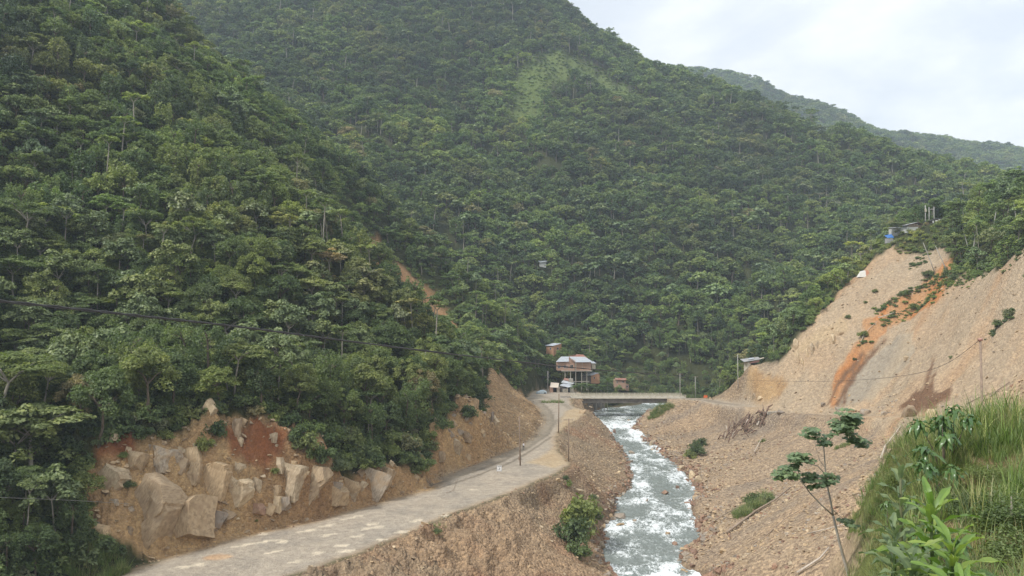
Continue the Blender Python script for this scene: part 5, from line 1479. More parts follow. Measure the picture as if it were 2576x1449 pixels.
# rubble: loose stones nobody could count ------------------------------
stone_coll = bpy.data.collections.new('stone_forms')
for k in range(8):
    me = hull(900 + k, 11, (1.0, .62 + .2 * (k % 3), .34 + .1 * (k % 4)), .45); me.materials.append((R_TAN, R_TAN, R_PALE, R_RED, R_GREY, R_TAN, R_RED, R_GREY)[k])
    stone_coll.objects.link(bpy.data.objects.new('stone_form.%03d' % k, me))
def rubble(name, x, y, size, idx, sink=.04):
    z = height(x, y); n = len(x)
    s = size; print(name, n)
    scatter(name, stone_coll, np.stack([x, y, z + s * (.12 - sink)], 1), rng.random(n) * 6.28, np.stack([s, s, s], 1), idx, tilt=(rng.normal(0, .3, n), rng.normal(0, .3, n)))
def rub_zone(poly, step, dens=1.0, vis=True):
    a = np.array(poly); x, y = jgrid(a[:, 0].min(), a[:, 0].max(), max(60, a[:, 1].min()), a[:, 1].max(), step)
    m = (sdpoly(x, y, poly) < 0) & in_view(x, y, .05) & (rng.random(len(x)) < dens) & (sdpoly(x, y, RIVER) > -.5)
    return x[m], y[m]
def pw(n, lo, hi, p=2.2): return lo + (hi - lo) * rng.random(n) ** p
X1, Y1 = rub_zone(ZPOLY['rightbank'], .82)
dR = sdpoly(X1, Y1, RIVER); band = fbm((X1 * .55 - Y1 * .83) / 7, (X1 * .83 + Y1 * .55) / 45, 3, 401)
dbr, _ = dline(X1, Y1, BRD)
k = (rng.random(len(X1)) < np.clip(.06 + 1.7 * band + 1.0 * np.exp(-dR / 5) + .35 * (Y1 < 190) * (X1 > 40) , .04, 1)) & (dbr > 3.3)
X1, Y1, dR, band = X1[k], Y1[k], dR[k], band[k]
S1 = pw(len(X1), .28, 1.15, 2.8) * (1 + 1.8 * np.exp(-dR / 3) + .3 * band)
I1 = np.where(dR < 4, rng.choice([0, 3, 3, 4, 6, 7, 6], len(X1)), rng.choice([0, 1, 5, 2, 5, 3, 4], len(X1)))
rubble('rubble', X1, Y1, S1, I1)
X2, Y2 = rub_zone(ZPOLY['leftbank'], .75)
dR = sdpoly(X2, Y2, RIVER); n2_ = fbm(X2 / 8, Y2 / 8, 3, 403); dp2 = sdpoly(X2, Y2, PLAT)
k = (rng.random(len(X2)) < np.clip(.10 + .5 * n2_ + .9 * np.exp(-dR / 4) + .25 * (Y2 > 170), .03, 1)) & (dp2 > .3)
X2, Y2, dR = X2[k], Y2[k], dR[k]
rubble('rubble', X2, Y2, pw(len(X2), .22, .95, 3.0) * (1 + 1.9 * np.exp(-dR / 2.5)), np.where(dR < 3.5, rng.choice([3, 6, 4, 0, 7], len(X2)), rng.choice([0, 1, 5, 2, 5], len(X2))))
for zn, st, dn, lo, hi, ch in (('debris', .8, .75, .25, 1.0, [0, 1, 5, 2, 5]), ('cutA', .8, .6, .2, 1.3, [0, 1, 5, 2, 5]), ('slide', 1.4, .26, .25, 1.4, [0, 1, 2, 5, 4]), ('ochre', 1.6, .2, .3, .9, [0, 1, 5])):
    x_, y_ = rub_zone(ZPOLY[zn], st, dn)
    k = sdpoly(x_, y_, PLAT) > .3
    rubble('rubble', x_[k], y_[k], pw(k.sum(), lo, hi, 3.0), rng.choice(ch, k.sum()))
x_, y_ = rub_zone(ZPOLY['cutA'], 2.3, .45); k = (sdpoly(x_, y_, PLAT) > 1.2) & (sdpoly(x_, y_, ZPOLY['redB']) > .5)
x_, y_ = x_[k], y_[k]; n_ = len(x_)
slab_coll = bpy.data.collections.new('ledge_forms')
for k_ in range(7):
    me = slab(960 + k_, (1.0, .7, 1.1 + .25 * (k_ % 3)), 3); me.materials.append((R_TAN, R_TAN, R_PALE, R_TAN, R_GREY, R_TAN, R_PALE)[k_]); slab_coll.objects.link(bpy.data.objects.new('ledge_form.%03d' % k_, me))
s_ = .6 + 1.6 * rng.random(n_) ** 2.2
scatter('rock_fragments', slab_coll, np.stack([x_, y_ + s_ * .15, height(x_, y_) - .12 * s_], 1), -.5 + .9 * rng.random(n_), np.stack([s_ * 1.2, s_ * .8, s_], 1), rng.integers(0, 7, n_), tilt=(rng.normal(-.3, .2, n_), rng.normal(.45, .25, n_)))
# spill of stones along the road edges and berm between the tracks
ed = []
for poly, w in ((PLAT, 1.0),):
    for i in range(len(poly)):
        (ax, ay), (bx, by) = poly[i], poly[(i + 1) % len(poly)]
        L = math.hypot(bx - ax, by - ay)
        if ay < 90 or by < 90: pass
        for q in range(int(L * 5)):
            t = random.random(); ed.append((ax + (bx - ax) * t + random.gauss(0, .7), ay + (by - ay) * t + random.gauss(0, .7)))
for i in range(420):
    t = random.random(); a_ = Pz(1150, 1240, PLZ); b_ = Pz(1320, 1165, PLZ); ed.append((a_[0] + (b_[0] - a_[0]) * t + random.gauss(0, .8), a_[1] + (b_[1] - a_[1]) * t + random.gauss(0, .8)))
ed = np.array(ed); m_ = (ed[:, 1] > 95) & (sdpoly(ed[:, 0], ed[:, 1], PLAT) > -2.2); ed = ed[m_]
rubble('rubble', ed[:, 0], ed[:, 1], pw(len(ed), .12, .6, 3), rng.choice([0, 1, 5, 3], len(ed)))

# stones standing in the river
for i, (u, v, w, h, m) in enumerate([(1700, 1228, 20, 8, R_RED), (1673, 1243, 20, 9, R_RED), (1592, 1140, 22, 6, R_GREY), (1588, 1163, 14, 5, R_GREY), (1546, 1088, 14, 8, R_RED), (1530, 1110, 12, 6, R_GREY), (1697, 1370, 16, 7, R_RED), (1560, 1300, 40, 6, R_GREY),
                                     (1598, 1312, 12, 5, R_GREY), (1680, 1345, 18, 6, R_TAN), (1560, 1322, 26, 7, R_TAN), (1628, 1262, 10, 6, R_GREY)]):
    X, Y, Z = Priver(u, v); s = Y / F0
    me = hull(850 + i, 14, (w * s * 1.1, w * s * .8, h * s * 2.2), .4, 0); me.materials.append(m)
    o = link('river_stone', me, loc=(X, Y, Z + .1)); o.rotation_euler = (0, .1, random.uniform(0, 6))
    tag(o, '%s stone in the river %s' % ('dark wet' if m is not R_TAN else 'tan', ('upper pair, right' if u == 1700 else 'upper pair, left') if v in (1228, 1243) else 'below the bridge' if v < 1115 else 'near the left bank' if u < 1600 else 'in the lower rapids' if v > 1340 else 'in mid stream'), 'rock', 'stones standing in the water')

# ------------------------------------------------------------------ logs and driftwood
def log(pts, r0, r1, mat, label, y0=60, lift=.15, name='log', n=7):
    Q = [Vector(hit(u, v, y0=y0)) + Vector((0, -.1, lift + r0 * .5)) for u, v in pts]
    o = MB().tube([q - Q[0] for q in Q], [r0 + (r1 - r0) * i / (len(Q) - 1) for i in range(len(Q))], n).build(name, mat, None, True, loc=Q[0])
    tag(o, label, 'log', 'logs and trunks on the rubble slopes'); return o
log([(1828, 1347), (1858, 1325), (1900, 1293), (1948, 1265), (1988, 1233)], .28, .14, WOOD, 'long brown log across the right rubble slope', lift=.5)
log([(1785, 1322), (1820, 1300), (1853, 1282)], .12, .07, WOOD, 'thin brown log above the long one by the green tuft', lift=.4)
log([(1898, 1141), (1910, 1118), (1922, 1097)], .14, .08, WOODL, 'short bleached pole right of the root pile', lift=.5)
log([(1920, 1122), (1945, 1106), (1966, 1091)], .1, .05, WOOD, 'thin dark pole right of the bleached one', lift=.5)
log([(2005, 1449), (2035, 1430), (2062, 1412), (2085, 1385)], .2, .08, WOODL, 'pale forked root at the bottom of the rubble slope', lift=.4)
log([(2030, 1351), (2080, 1339), (2125, 1326)], .09, .06, WOODL, 'thin white branch lying behind the sapling', lift=.5)
log([(2155, 1282), (2180, 1262), (2204, 1243)], .1, .05, WOOD, 'short dark branch by the knoll edge', lift=.4)
log([(2216, 1160), (2226, 1130), (2250, 1100), (2266, 1078)], .22, .14, WOODL, 'bleached trunk lying down the slope at the knoll edge', lift=.6)
log([(1895, 1375), (1930, 1350), (1975, 1310), (2010, 1290)], .09, .05, WOOD, 'slim root under the long brown log', lift=.4)
log([(2209, 806), (2230, 800), (2249, 793)], .2, .12, WOODL, 'white trunk sticking out of the shrubs mid slide', lift=.8)
log([(2165, 865), (2172, 848), (2185, 832), (2207, 812)], .1, .06, WOODL, 'curved pale root hanging down the orange streak', lift=.5)
log([(1122, 1242), (1140, 1236), (1152, 1206)], .05, .03, WOOD, 'bent stick left on the road shoulder', lift=.15)
log([(505, 1352), (530, 1342), (548, 1336)], .1, .06, WOOD, 'dark stick at the foot of the cut', lift=.2)
log([(2480, 1010), (2510, 985), (2540, 965)], .2, .1, WOOD, 'brown trunk buried in the slide behind the leaning pole', lift=.3)
log([(2430, 1020), (2470, 1000), (2500, 990)], .12, .08, WOOD, 'thin trunk left of the leaning pole foot', lift=.3)
ROOTW = simple_mat('root_wood', (.19, .125, .09), .95, .35, 3.0)
# root pile
rp = empty('root_pile', hit(1868, 1085)); tag(rp, 'tangled pile of brown roots and branches on the right bank', 'driftwood')
rb = Vector(rp.location)
for k in range(80):
    u = 1815 + 110 * random.random(); c = 1105 - (u - 1815) * .45; v = c + random.gauss(0, 9)
    p = Vector(hit(u, v)); d = Vector((random.gauss(.5, .25), random.gauss(.6, .3), random.gauss(.25, .3))).normalized() * random.uniform(2, 7.5)
    q = [p - rb, p - rb + d * .5 + Vector((0, 0, random.uniform(.3, 1.3))), p - rb + d]
    r0 = random.uniform(.10, .26) * (1.9 if k < 9 else 1)
    MB().tube([v_ + Vector((0, -.3, .6)) for v_ in q], [r0, r0 * .8, r0 * .4], 5).build('branch', WOODL if k % 9 == 0 else ROOTW, rp, True)

# ------------------------------------------------------------------ covered car
def covered_car():
    X, Y, _ = Pz(1362, 991, PLZ); Z = gz(X, Y)
    o = empty('covered_car', (X, Y, Z + .02), math.radians(12)); tag(o, 'parked car under a pale blue cover beside the pale pole', 'car')
    t = NT('car_cover'); v = t.objc()
    t.l(t.ramp(t.noise(1.4, 4, .6, v), [(.3, (.48, .57, .62)), (.7, (.62, .72, .76))]), t.b.inputs['Base Color']); t.b.inputs['Roughness'].default_value = .6
    t.bump(t.noise(3.0, 4, .6, v, .5), .6, .1)
    prof = [(-2.15, .25, .55), (-2.1, .75, .78), (-1.5, .95, .88), (-.9, 1.18, .88), (-.3, 1.48, .84), (.5, 1.56, .84), (1.2, 1.45, .84), (1.7, 1.15, .86), (2.05, .95, .82), (2.15, .3, .6)]
    V, Fq = [], []
    ns = 11
    for x, h, w in prof:
        for k in range(ns):
            a = math.pi * k / (ns - 1)
            cy = math.cos(a); sy_ = math.sin(a)
            V.append((x + .03 * math.sin(k * 2.1), w * (abs(cy) ** .45) * (1 if cy >= 0 else -1) * (1.0 + .05 * math.sin(x * 5 + k)), .06 + (h - .06) * sy_ ** .5))
    for i in range(len(prof) - 1):
        for k in range(ns - 1): Fq.append((i * ns + k, i * ns + k + 1, (i + 1) * ns + k + 1, (i + 1) * ns + k))
    me = np_mesh('cover', V, Fq, [t.mat], smooth=True)
    c = link('cover', me, o)
    m2 = MB(); m2.add([V[k] for k in range(ns)], [list(range(ns))]); m2.add([V[(len(prof) - 1) * ns + k] for k in range(ns)], [list(range(ns))[::-1]]); m2.build('cover_end', t.mat, o)
    for sx in (-1.35, 1.35):
        for sy_ in (-.78, .78):
            MB().tube([(sx, sy_ - .1, .3), (sx, sy_ + .1, .3)], .31, 14).build('wheel', DARK, o)
covered_car()

# ------------------------------------------------------------------ road sign, barrier, barrels
def road_sign():
    X, Y, _ = Pz(1256, 1193, PLZ); Z = gz(X, Y)
    o = empty('road_sign', (X, Y, Z), math.radians(-4)); tag(o, 'white square sign on two short legs between the tracks', 'road sign')
    WHT = simple_mat('white_board', (.74, .73, .71), .6, .05); BLK = simple_mat('black_print', (.03, .03, .03), .6, .05)
    MB().box(-.55, .55, -.02, .02, .45, 1.65).build('board', WHT, o)
    for x in (-.35, .35): MB().box(x - .03, x + .03, .022, .07, -.2, 1.3).build('leg', WOOD, o)
    MB().box(-.55, .55, -.026, -.021, 1.55, 1.60).box(-.55, .55, -.026, -.021, .50, .54).box(-.55, -.51, -.026, -.021, .54, 1.55).box(.51, .55, -.026, -.021, .54, 1.55).build('border', BLK, o)
    mb = MB(); mb.add([(.02, -.026, .72), (.2, -.026, .98), (.02, -.026, 1.24), (-.02, -.026, 1.2), (.06, -.026, .98), (-.02, -.026, .76)], [(0, 1, 2, 3, 4, 5)]); mb.box(-.4, -.02, -.027, -.022, .86, .92).box(-.33, .33, -.026, -.021, 1.4, 1.46).build('print_mark', BLK, o)
road_sign()
OR = simple_mat('orange_plastic', (.75, .16, .05), .5, .1)
X, Y, _ = Pz(1775, 1001, 8.3); Z = gz(X, Y)
o = empty('road_barrier', (X, Y, Z)); tag(o, 'orange plastic barrier on the road past the bridge', 'barrier')
mb = MB(); mb.add([(-.75, -.3, 0), (.75, -.3, 0), (.75, .3, 0), (-.75, .3, 0), (-.7, -.1, .9), (.7, -.1, .9), (.7, .1, .9), (-.7, .1, .9)], [(3, 2, 1, 0), (4, 5, 6, 7), (0, 1, 5, 4), (1, 2, 6, 5), (2, 3, 7, 6), (3, 0, 4, 7)]); mb.build('body', OR, o)
MB().box(-.5, -.2, -.12, .12, .903, 1.05).box(.2, .5, -.12, .12, .903, 1.05).build('top_lug', OR, o)
for u, v in ((1806, 990), (1800, 996)):
    X, Y, _ = Pz(u, v + 4, 8.6); Z = gz(X, Y)
    o = MB().tube([(0, 0, 0), (0, 0, .05), (0, 0, .3), (0, 0, .6), (0, 0, .88), (0, 0, .92)], [.27, .29, .3, .3, .29, .26], 14).build('oil_drum', BLUE, None, True, loc=(X, Y, Z)); tag(o, 'blue drum by the roadside bushes, %s of two' % ('upper right' if u == 1806 else 'lower left'), 'drum', 'blue drums past the bridge')
X, Y, _ = Pz(1942, 1044, 9.2)
tag(MB().box(-1.6, 1.6, -.5, .5, -.4, .45, 0, .15).build('concrete_block', CONC, loc=(X, Y, gz(X, Y))), 'concrete block where the right-bank road is buried', 'block')

# ------------------------------------------------------------------ person on the road
def person():
    X, Y, _ = Pz(1317, 1131, PLZ); Z = gz(X, Y)
    SK = simple_mat('skin', (.32, .19, .12), .6, .05); SH = simple_mat('white_shirt', (.68, .66, .66), .8, .08); TR = simple_mat('dark_trousers', (.03, .03, .04), .8, .1); HR = simple_mat('black_hair', (.015, .012, .01), .6, .1)
    pts = [(0, 0, .93), (0, 0, 1.12), (0, .01, 1.36), (0, .01, 1.47), (0, 0, 1.53), (0, .0, 1.62), (0, .0, 1.70),
           (.17, .01, 1.40), (.23, .03, 1.15), (.21, -.08, .93), (.20, -.12, .84), (-.17, .01, 1.40), (-.24, -.03, 1.15), (-.22, .07, .94), (-.21, .10, .85),
           (.09, 0, .88), (.10, .10, .50), (.10, -.02, .10), (.10, .14, .04), (-.09, 0, .88), (-.10, -.06, .50), (-.10, -.22, .12), (-.10, -.08, .04)]
    ed_ = [(0, 1), (1, 2), (2, 3), (3, 4), (4, 5), (5, 6), (2, 7), (7, 8), (8, 9), (9, 10), (2, 11), (11, 12), (12, 13), (13, 14), (0, 15), (15, 16), (16, 17), (17, 18), (0, 19), (19, 20), (20, 21), (21, 22)]
    rad = [.14, .13, .15, .06, .055, .095, .075, .065, .045, .035, .035, .065, .045, .035, .035, .10, .065, .04, .035, .10, .065, .04, .035]
    me = bpy.data.meshes.new('person'); me.from_pydata(pts, ed_, [])
    o = link('person', me, loc=(X, Y, Z)); o.rotation_euler = (0, 0, math.radians(-20))
    md = o.modifiers.new('skin', 'SKIN'); 
    for i, r in enumerate(rad): me.skin_vertices[0].data[i].radius = (r, r * (.75 if i in (0, 1, 2) else 1))
    me.skin_vertices[0].data[0].use_root = True
    o.modifiers.new('sub', 'SUBSURF').levels = 2; o.modifiers['sub'].render_levels = 2
    dg = bpy.context.evaluated_depsgraph_get(); dg.update()
    bm_ = bpy.data.meshes.new_from_object(o.evaluated_get(dg)); o.modifiers.clear(); 
    bm_.name = 'person'; bm_.materials.clear()
    for m in (SH, TR, SK): bm_.materials.append(m)
    for p_ in bm_.polygons:
        c = p_.center; p_.material_index = 1 if c.z < .95 and abs(c.x) < .19 else 2 if (c.z > 1.46 or (abs(c.x) > .18 and c.z < 1.0)) else 0
        p_.use_smooth = True
    o.data = bm_
    tag(o, 'person in white shirt and dark trousers walking up the track', 'person')
    hm = hull(77, 30, (.22, .24, .17), .0, 1); hm.materials.append(HR); h = link('hair', hm, o, (0, -.015, 1.69))
    for sx in (-1, 1): MB().box(sx * .10 - .05, sx * .10 + .05, -.06, .2, -.005, .07).build('shoe', HR, o).location = (0, .02 if sx > 0 else -.17, 0)
person()
# ================================================================== plants one can single out
def bush(u, v, w, label, kd='shrub', hscale=1.0, var=0, y0=60, name='shrub', cat='bush', group=None):
    X, Y, Z = hit(u, v, y0=y0); s = w * Y / F0 / 3.0
    o = place_tree(kd, var, (X, Y, Z - .1), random.uniform(0, 6), (s, s, s * hscale), label, group, 0, name); o['category'] = cat
    return o
GC = bpy.data.collections.new('grass_forms')
def tuft_mesh(seed, blades=26, L=1.0, w=.03, spread=.18, lean=.55, seg=4):
    r = np.random.default_rng(seed); V = []; Fq = []; lv = []
    for k in range(blades):
        a = r.random() * 6.28; q = r.random() ** .6 * spread; b = a + r.normal() * .6
        base = np.array([math.cos(a) * q, math.sin(a) * q, -.03]); d = np.array([math.cos(b), math.sin(b), 0]); l = L * (.55 + .55 * r.random()); cu = lean * (.3 + r.random() * 1.1)
        side = np.array([-d[1], d[0], 0]); i0 = len(V)
        for s in range(seg + 1):
            t = s / seg
            p = base + d * l * cu * t ** 1.7 + np.array([0, 0, l * (t - cu * .45 * t ** 2.4)])
            ww = w * (.75 + .25 * r.random()) * (1 - t ** 1.8) + .001
            V += [p - side * ww / 2, p + side * ww / 2]
        lv += [r.random()] * seg
        for s in range(seg): Fq.append((i0 + 2 * s, i0 + 2 * s + 1, i0 + 2 * s + 3, i0 + 2 * s + 2))
    return np.array(V), np.array(Fq), lv
for k, (L, w, n) in enumerate(((.75, .022, 30), (.95, .026, 30), (.6, .018, 36), (1.25, .03, 22), (.5, .016, 40))):
    V, Fq, lv = tuft_mesh(1000 + k, n, L, w, .2 + .04 * k, .5 + .12 * (k % 3))
    me = np_mesh('grass_form', V, Fq, [GRASSM], attrs={'lv': ('FLOAT', 'FACE', lv)})
    GC.objects.link(bpy.data.objects.new('grass_form.%03d' % k, me))
x, y = jgrid(1.5, 34, 5, 35, .25)
d = sdpoly(x, y, KN)
path = sdpoly(x, y, [(10.5, 15.6), (12, 17.2), (17, 16.2), (24, 14), (24, 12), (14, 13.5)])
m = (d < 1.7) & in_view(x, y, .05) & (rng.random(len(x)) < np.clip(.95 + .6 * fbm(x / 2, y / 2, 2, 501), .2, 1)) & ((path > -.1) | (rng.random(len(x)) < .12))
x, y = x[m], y[m]; z = height(x, y); n = len(x); print('grass', n)
s = (.5 + .5 * rng.random(n)) * np.where(d[m] > .2, .55, 1) * (1 + .35 * fbm(x / 3, y / 3, 2, 503) + .3 * (y > 22)) * np.where(y < 13, .75, 1)
scatter('knoll_grass', GC, np.stack([x, y, z], 1), rng.random(n) * 6.28, np.stack([s, s, s], 1), rng.integers(0, 5, n))
# seeding grass hanging over the knoll's far edge and grass tufts elsewhere
def tall_grass(cx, cy, R, n, sc, name, label=None):
    a = rng.random(n) * 6.28; q = R * rng.random(n) ** .5
    x = cx + np.cos(a) * q * 1.25; y = cy + np.sin(a) * q * .8; z = height(x, y)
    s = sc * (.6 + .6 * rng.random(n))
    return scatter(name, GC, np.stack([x, y, z], 1), rng.random(n) * 6.28, np.stack([s * 1.2, s * 1.2, s], 1), rng.integers(0, 5, n))
for (u, v, R, n, sc) in ((1665, 1030, 3.8, 170, 1.7), (1650, 1048, 2.4, 70, 1.4), (1888, 1275, 3.0, 150, 1.9), (1915, 1258, 2.0, 80, 1.8), (1870, 1298, 1.4, 60, 1.8), (2125, 1120, 2.2, 60, 1.3), (1918, 1112, .8, 25, 1.2),
                         (210, 1418, 2.6, 200, 1.7), (268, 1405, 2.2, 160, 1.6), (1390, 1012, 3.5, 90, 1.4), (1100, 1335, 1.2, 30, .8)):
    X, Y, Z = hit(u, v); tall_grass(X, Y, R, n, sc, 'grass')
# bushes
bush(1752, 1142, 46, 'dense green bush leaning on the right rubble bank', hscale=1.0)
o = bush(1738, 1152, 34, 'lower part of the leaning bush nearest the water')
bush(1762, 1120, 34, 'upper lobe of the leaning bush on the right bank')
bush(1458, 1335, 112, 'big grey-green bush on the left bank above the river', hscale=1.5, var=1)
bush(1442, 1372, 92, 'lower half of the big left-bank bush', hscale=1.4)
bush(1452, 1402, 72, 'dark trailing foot of the big left-bank bush', var=1)
bush(1474, 1312, 84, 'upper right lobe of the big left-bank bush', var=1)
bush(1428, 1222, 26, 'narrow green bush beside the split pale slab'); bush(1422, 1205, 18, 'small leafy top of the narrow bush'); bush(1492, 1256, 26, 'little round bush right of the pale slab')
bush(1893, 1268, 50, 'bright yellow-green bush amid grass on the rubble slope'); bush(1929, 1262, 40, 'smaller grassy bush right of the bright one', var=1)
for (u, v, w, lab) in ((2171, 846, 26, 'small bush left of the orange streak'), (2133, 800, 16, 'tiny bush high left on the slide'), (2512, 820, 30, 'green bush on the slide near the frame edge'), (2540, 796, 34, 'upper bush of the pair near the frame edge'), (2500, 838, 20, 'trailing bush under the frame-edge pair'),
                       (2392, 900, 12, 'lone seedling bush beneath the square block'), (2275, 742, 26, 'roundest bush of the upper strip on the slide'), (2300, 778, 28, 'bush in the lower strip by the white trunk'), (2335, 695, 30, 'bush under the leaning pale trunk'), (2400, 705, 30, 'bush over the right head scarp'), (2150, 905, 12, 'seedling on the pale slide'), (2200, 735, 16, 'sprig on the upper slide'), (2590, 700, 30, 'bush at the frame edge scarp'), (2178, 762, 12, 'sprig below the ledge tent')):
    bush(u, v, w, lab, var=(u // 7) % 2)
for (u, v, w, lab) in ((715, 1270, 14, 'small green plant at the foot of the cut'), (645, 1310, 10, 'tiny plant on the road shoulder'), (1100, 1340, 22, 'sparse plant on the left road bank'), (310, 1150, 26, 'bush under the small red scar'), (322, 1225, 34, 'dark bush right of the angular pale block'), (355, 1100, 60, 'leafy bush topping the layered rock bench'), (410, 1105, 50, 'leafy bush over the rock bench right end'),
                       (690, 1190, 26, 'bush between red soil and split block'), (1065, 1180, 60, 'bush spilling to the dark track'), (1020, 1165, 56, 'bush left of the track bush'), (1085, 1130, 44, 'bush over the dark track'), (785, 1150, 50, 'bush overhanging the long leaning slab'), (850, 1185, 56, 'bush overhanging the low ledges'), (920, 1178, 50, 'bush over the grey leaning slab')):
    bush(u, v, w, lab, var=(u // 5) % 2)
for k, (u, v, w) in enumerate(((60, 1400, 80), (150, 1380, 70), (30, 1300, 90), (110, 1290, 80), (200, 1330, 60), (250, 1370, 50), (170, 1220, 80), (60, 1200, 90), (220, 1280, 44), (-30, 1380, 90), (10, 1440, 70), (120, 1430, 60), (210, 1180, 60))):
    bush(u, v, w, 'leafy bush in the dark thicket left of the cut, %s' % ('at the frame bottom' if v > 1395 else 'low row' if v > 1340 else 'middle row' if v > 1240 else 'upper row'), var=k % 2, group='bushes in the thicket left of the cut')
X, Y, _ = P(95, 1000, 112)
place_tree('umbrella', 0, (X, Y, gz(X, Y) + 2), 2.0, (2.0, 2.0, 1.5), 'wide feathery light green tree spreading at the left picture edge', None)
X, Y, _ = P(10, 900, 116)
place_tree('umbrella', 2, (X, Y, gz(X, Y) + 3), .5, (1.7, 1.7, 1.6), 'upper feathery light green tree cut by the left picture edge', None)
for k, (u, v, Y, kd) in enumerate(((60, 1120, 104, 'draped'), (150, 1120, 108, 'dome'), (210, 1100, 112, 'round'), (-40, 1200, 98, 'dome'), (20, 1290, 98, 'draped'), (100, 1240, 103, 'round'), (180, 1230, 106, 'draped'), (90, 1350, 101, 'dome'))):
    X = P(u, v, Y)[0]; sc = .72 + .06 * (k % 4)
    place_tree(kd, k % 2, (X, Y, gz(X, Y)), k * 1.3, (sc, sc, sc), '%s tree in the dark thicket left of the cut, %s' % ({'draped': 'climber-hung', 'dome': 'domed', 'round': 'dense dark'}[kd], ('upper left', 'upper middle', 'upper right', 'at the picture edge', 'lower left', 'centre', 'nearest the cut', 'lowest')[k]), 'trees in the thicket left of the cut')
# vegetation right of the slide: leaning pale stems, spreading tree by the shacks
def stem(u0, v0, u1, v1, kd, label, y=None, sc=None, crown=True):
    X, Y, Z = hit(u0, v0)
    top = Vector(P(u1, v1, Y)); b_ = Vector((X, Y, Z)); d_ = top - b_; L = d_.length
    o = empty('leaning_tree', b_); 
    o.rotation_mode = 'QUATERNION'; o.rotation_quaternion = d_.to_track_quat('Z', 'Y')
    MB().tube([(0, 0, -.5), (.15, 0, L * .35), (-.1, .1, L * .7), (0, 0, L)], [.17, .14, .11, .06], 7).build('trunk', CONCP, o, True)
    if crown:
        (V, Fq, lv), _ = tree_shape('umbrella', int(u0), 1)
        V = V[:]; V[:, 2] -= 6.0; V *= .55; V[:, 2] += L
        link('crown', crown_mesh(V, Fq, lv, LEAF), o)
    tag(o, label, 'tree', 'thin trees at the head of the slide')
stem(2385, 690, 2353, 618, 0, 'bare pale trunk leaning left over the slide', crown=False)
stem(2352, 688, 2322, 610, 0, 'second bare pale trunk leaning left, lower on the rib', crown=False)
stem(2440, 640, 2420, 570, 0, 'pale trunk leaning left above the dark thicket')
stem(2448, 640, 2455, 575, 0, 'straight thin trunk beside the leaning one')
stem(2425, 565, 2418, 495, 0, 'tall pale-stemmed tree on the upper right shoulder')
stem(2500, 570, 2512, 500, 0, 'curved pale-stemmed tree right of the shoulder')
stem(2560, 590, 2550, 505, 0, 'left stem of the twin pale trees at the frame edge')
stem(2566, 592, 2572, 510, 0, 'right stem of the twin pale trees at the frame edge')
tx, ty, tz = P(2262, 600, 322)
place_tree('umbrella', 1, (tx, ty, gz(tx, ty)), 1, (1.15, 1.15, .85), 'dark spreading tree left of the grey plank shack', None)
# palms and bananas at the bridge end
PALM = leaf_mat('palm_fronds', [(0, (.13, .19, .09)), (1, (.19, .25, .12))])
def frond_mesh(L=2.6, n=16, seed=1):
    r = np.random.default_rng(seed); V = []; Fq = []; lv = []
    for k in range(n):
        t = (k + 1) / n; c = np.array([L * t, 0, 1.0 * t - 1.5 * t * t]); ll = .75 * math.sin(math.pi * min(1, .15 + t * .8)) + .12
        for s in (-1, 1):
            i0 = len(V); e = c + np.array([.25, s * ll, -.25 * ll]); V += [c - [.06, 0, 0], c + [.07, 0, 0], e + [.03, 0, 0], e - [.03, 0, 0]]; Fq.append((i0, i0 + 1, i0 + 2, i0 + 3)); lv.append(r.random())
    i0 = len(V)
    for k in range(5):
        t = k / 4; V += [np.array([L * t, -.03, 1.0 * t - 1.5 * t * t]), np.array([L * t, .03, 1.0 * t - 1.5 * t * t])]
    for k in range(4): Fq.append((i0 + 2 * k, i0 + 2 * k + 1, i0 + 2 * k + 3, i0 + 2 * k + 2)); lv.append(.7)
    return np_mesh('frond', np.array(V), np.array(Fq), [PALM], attrs={'lv': ('FLOAT', 'FACE', lv)})
FR = frond_mesh()
def palm(u, v, h, sc, label, n=12, Y=340):
    X, _, Z = P(u, v - 4, Y); g_ = max(gz(X, Y), 1.5); h = max(1.6, Z - g_); Z = g_
    o = empty('palm', (X, Y, Z), random.random() * 6); tag(o, label, 'palm', 'palms at the left bridge end')
    MB().tube([(0, 0, -1.5), (.05, 0, h * .5), (0, 0, h)], [.16, .13, .1], 7).build('trunk', BARK, o, True)
    for k in range(n):
        f = link('frond', FR, o, (0, 0, h)); f.rotation_euler = (0, random.uniform(-.55, .25), 6.28 * k / n + random.uniform(-.2, .2)); f.scale = (sc,) * 3
for k, (u, v, h, sc) in enumerate(((1462, 972, 2.0, 1.0), (1480, 976, 1.6, 1.0), (1500, 980, 1.4, .9), (1520, 978, 2.0, 1.0), (1528, 962, 4.0, 1.15), (1448, 978, 1.5, .9), (1512, 984, 1.2, .9))):
    palm(u, v, h, sc * 1.25, ('tallest palm rising over the bridge railing' if h > 3 else 'low palm behind the railing, %s' % ('nearest the shack' if u < 1455 else 'by the stilts' if u < 1490 else 'beside the tallest palm')))

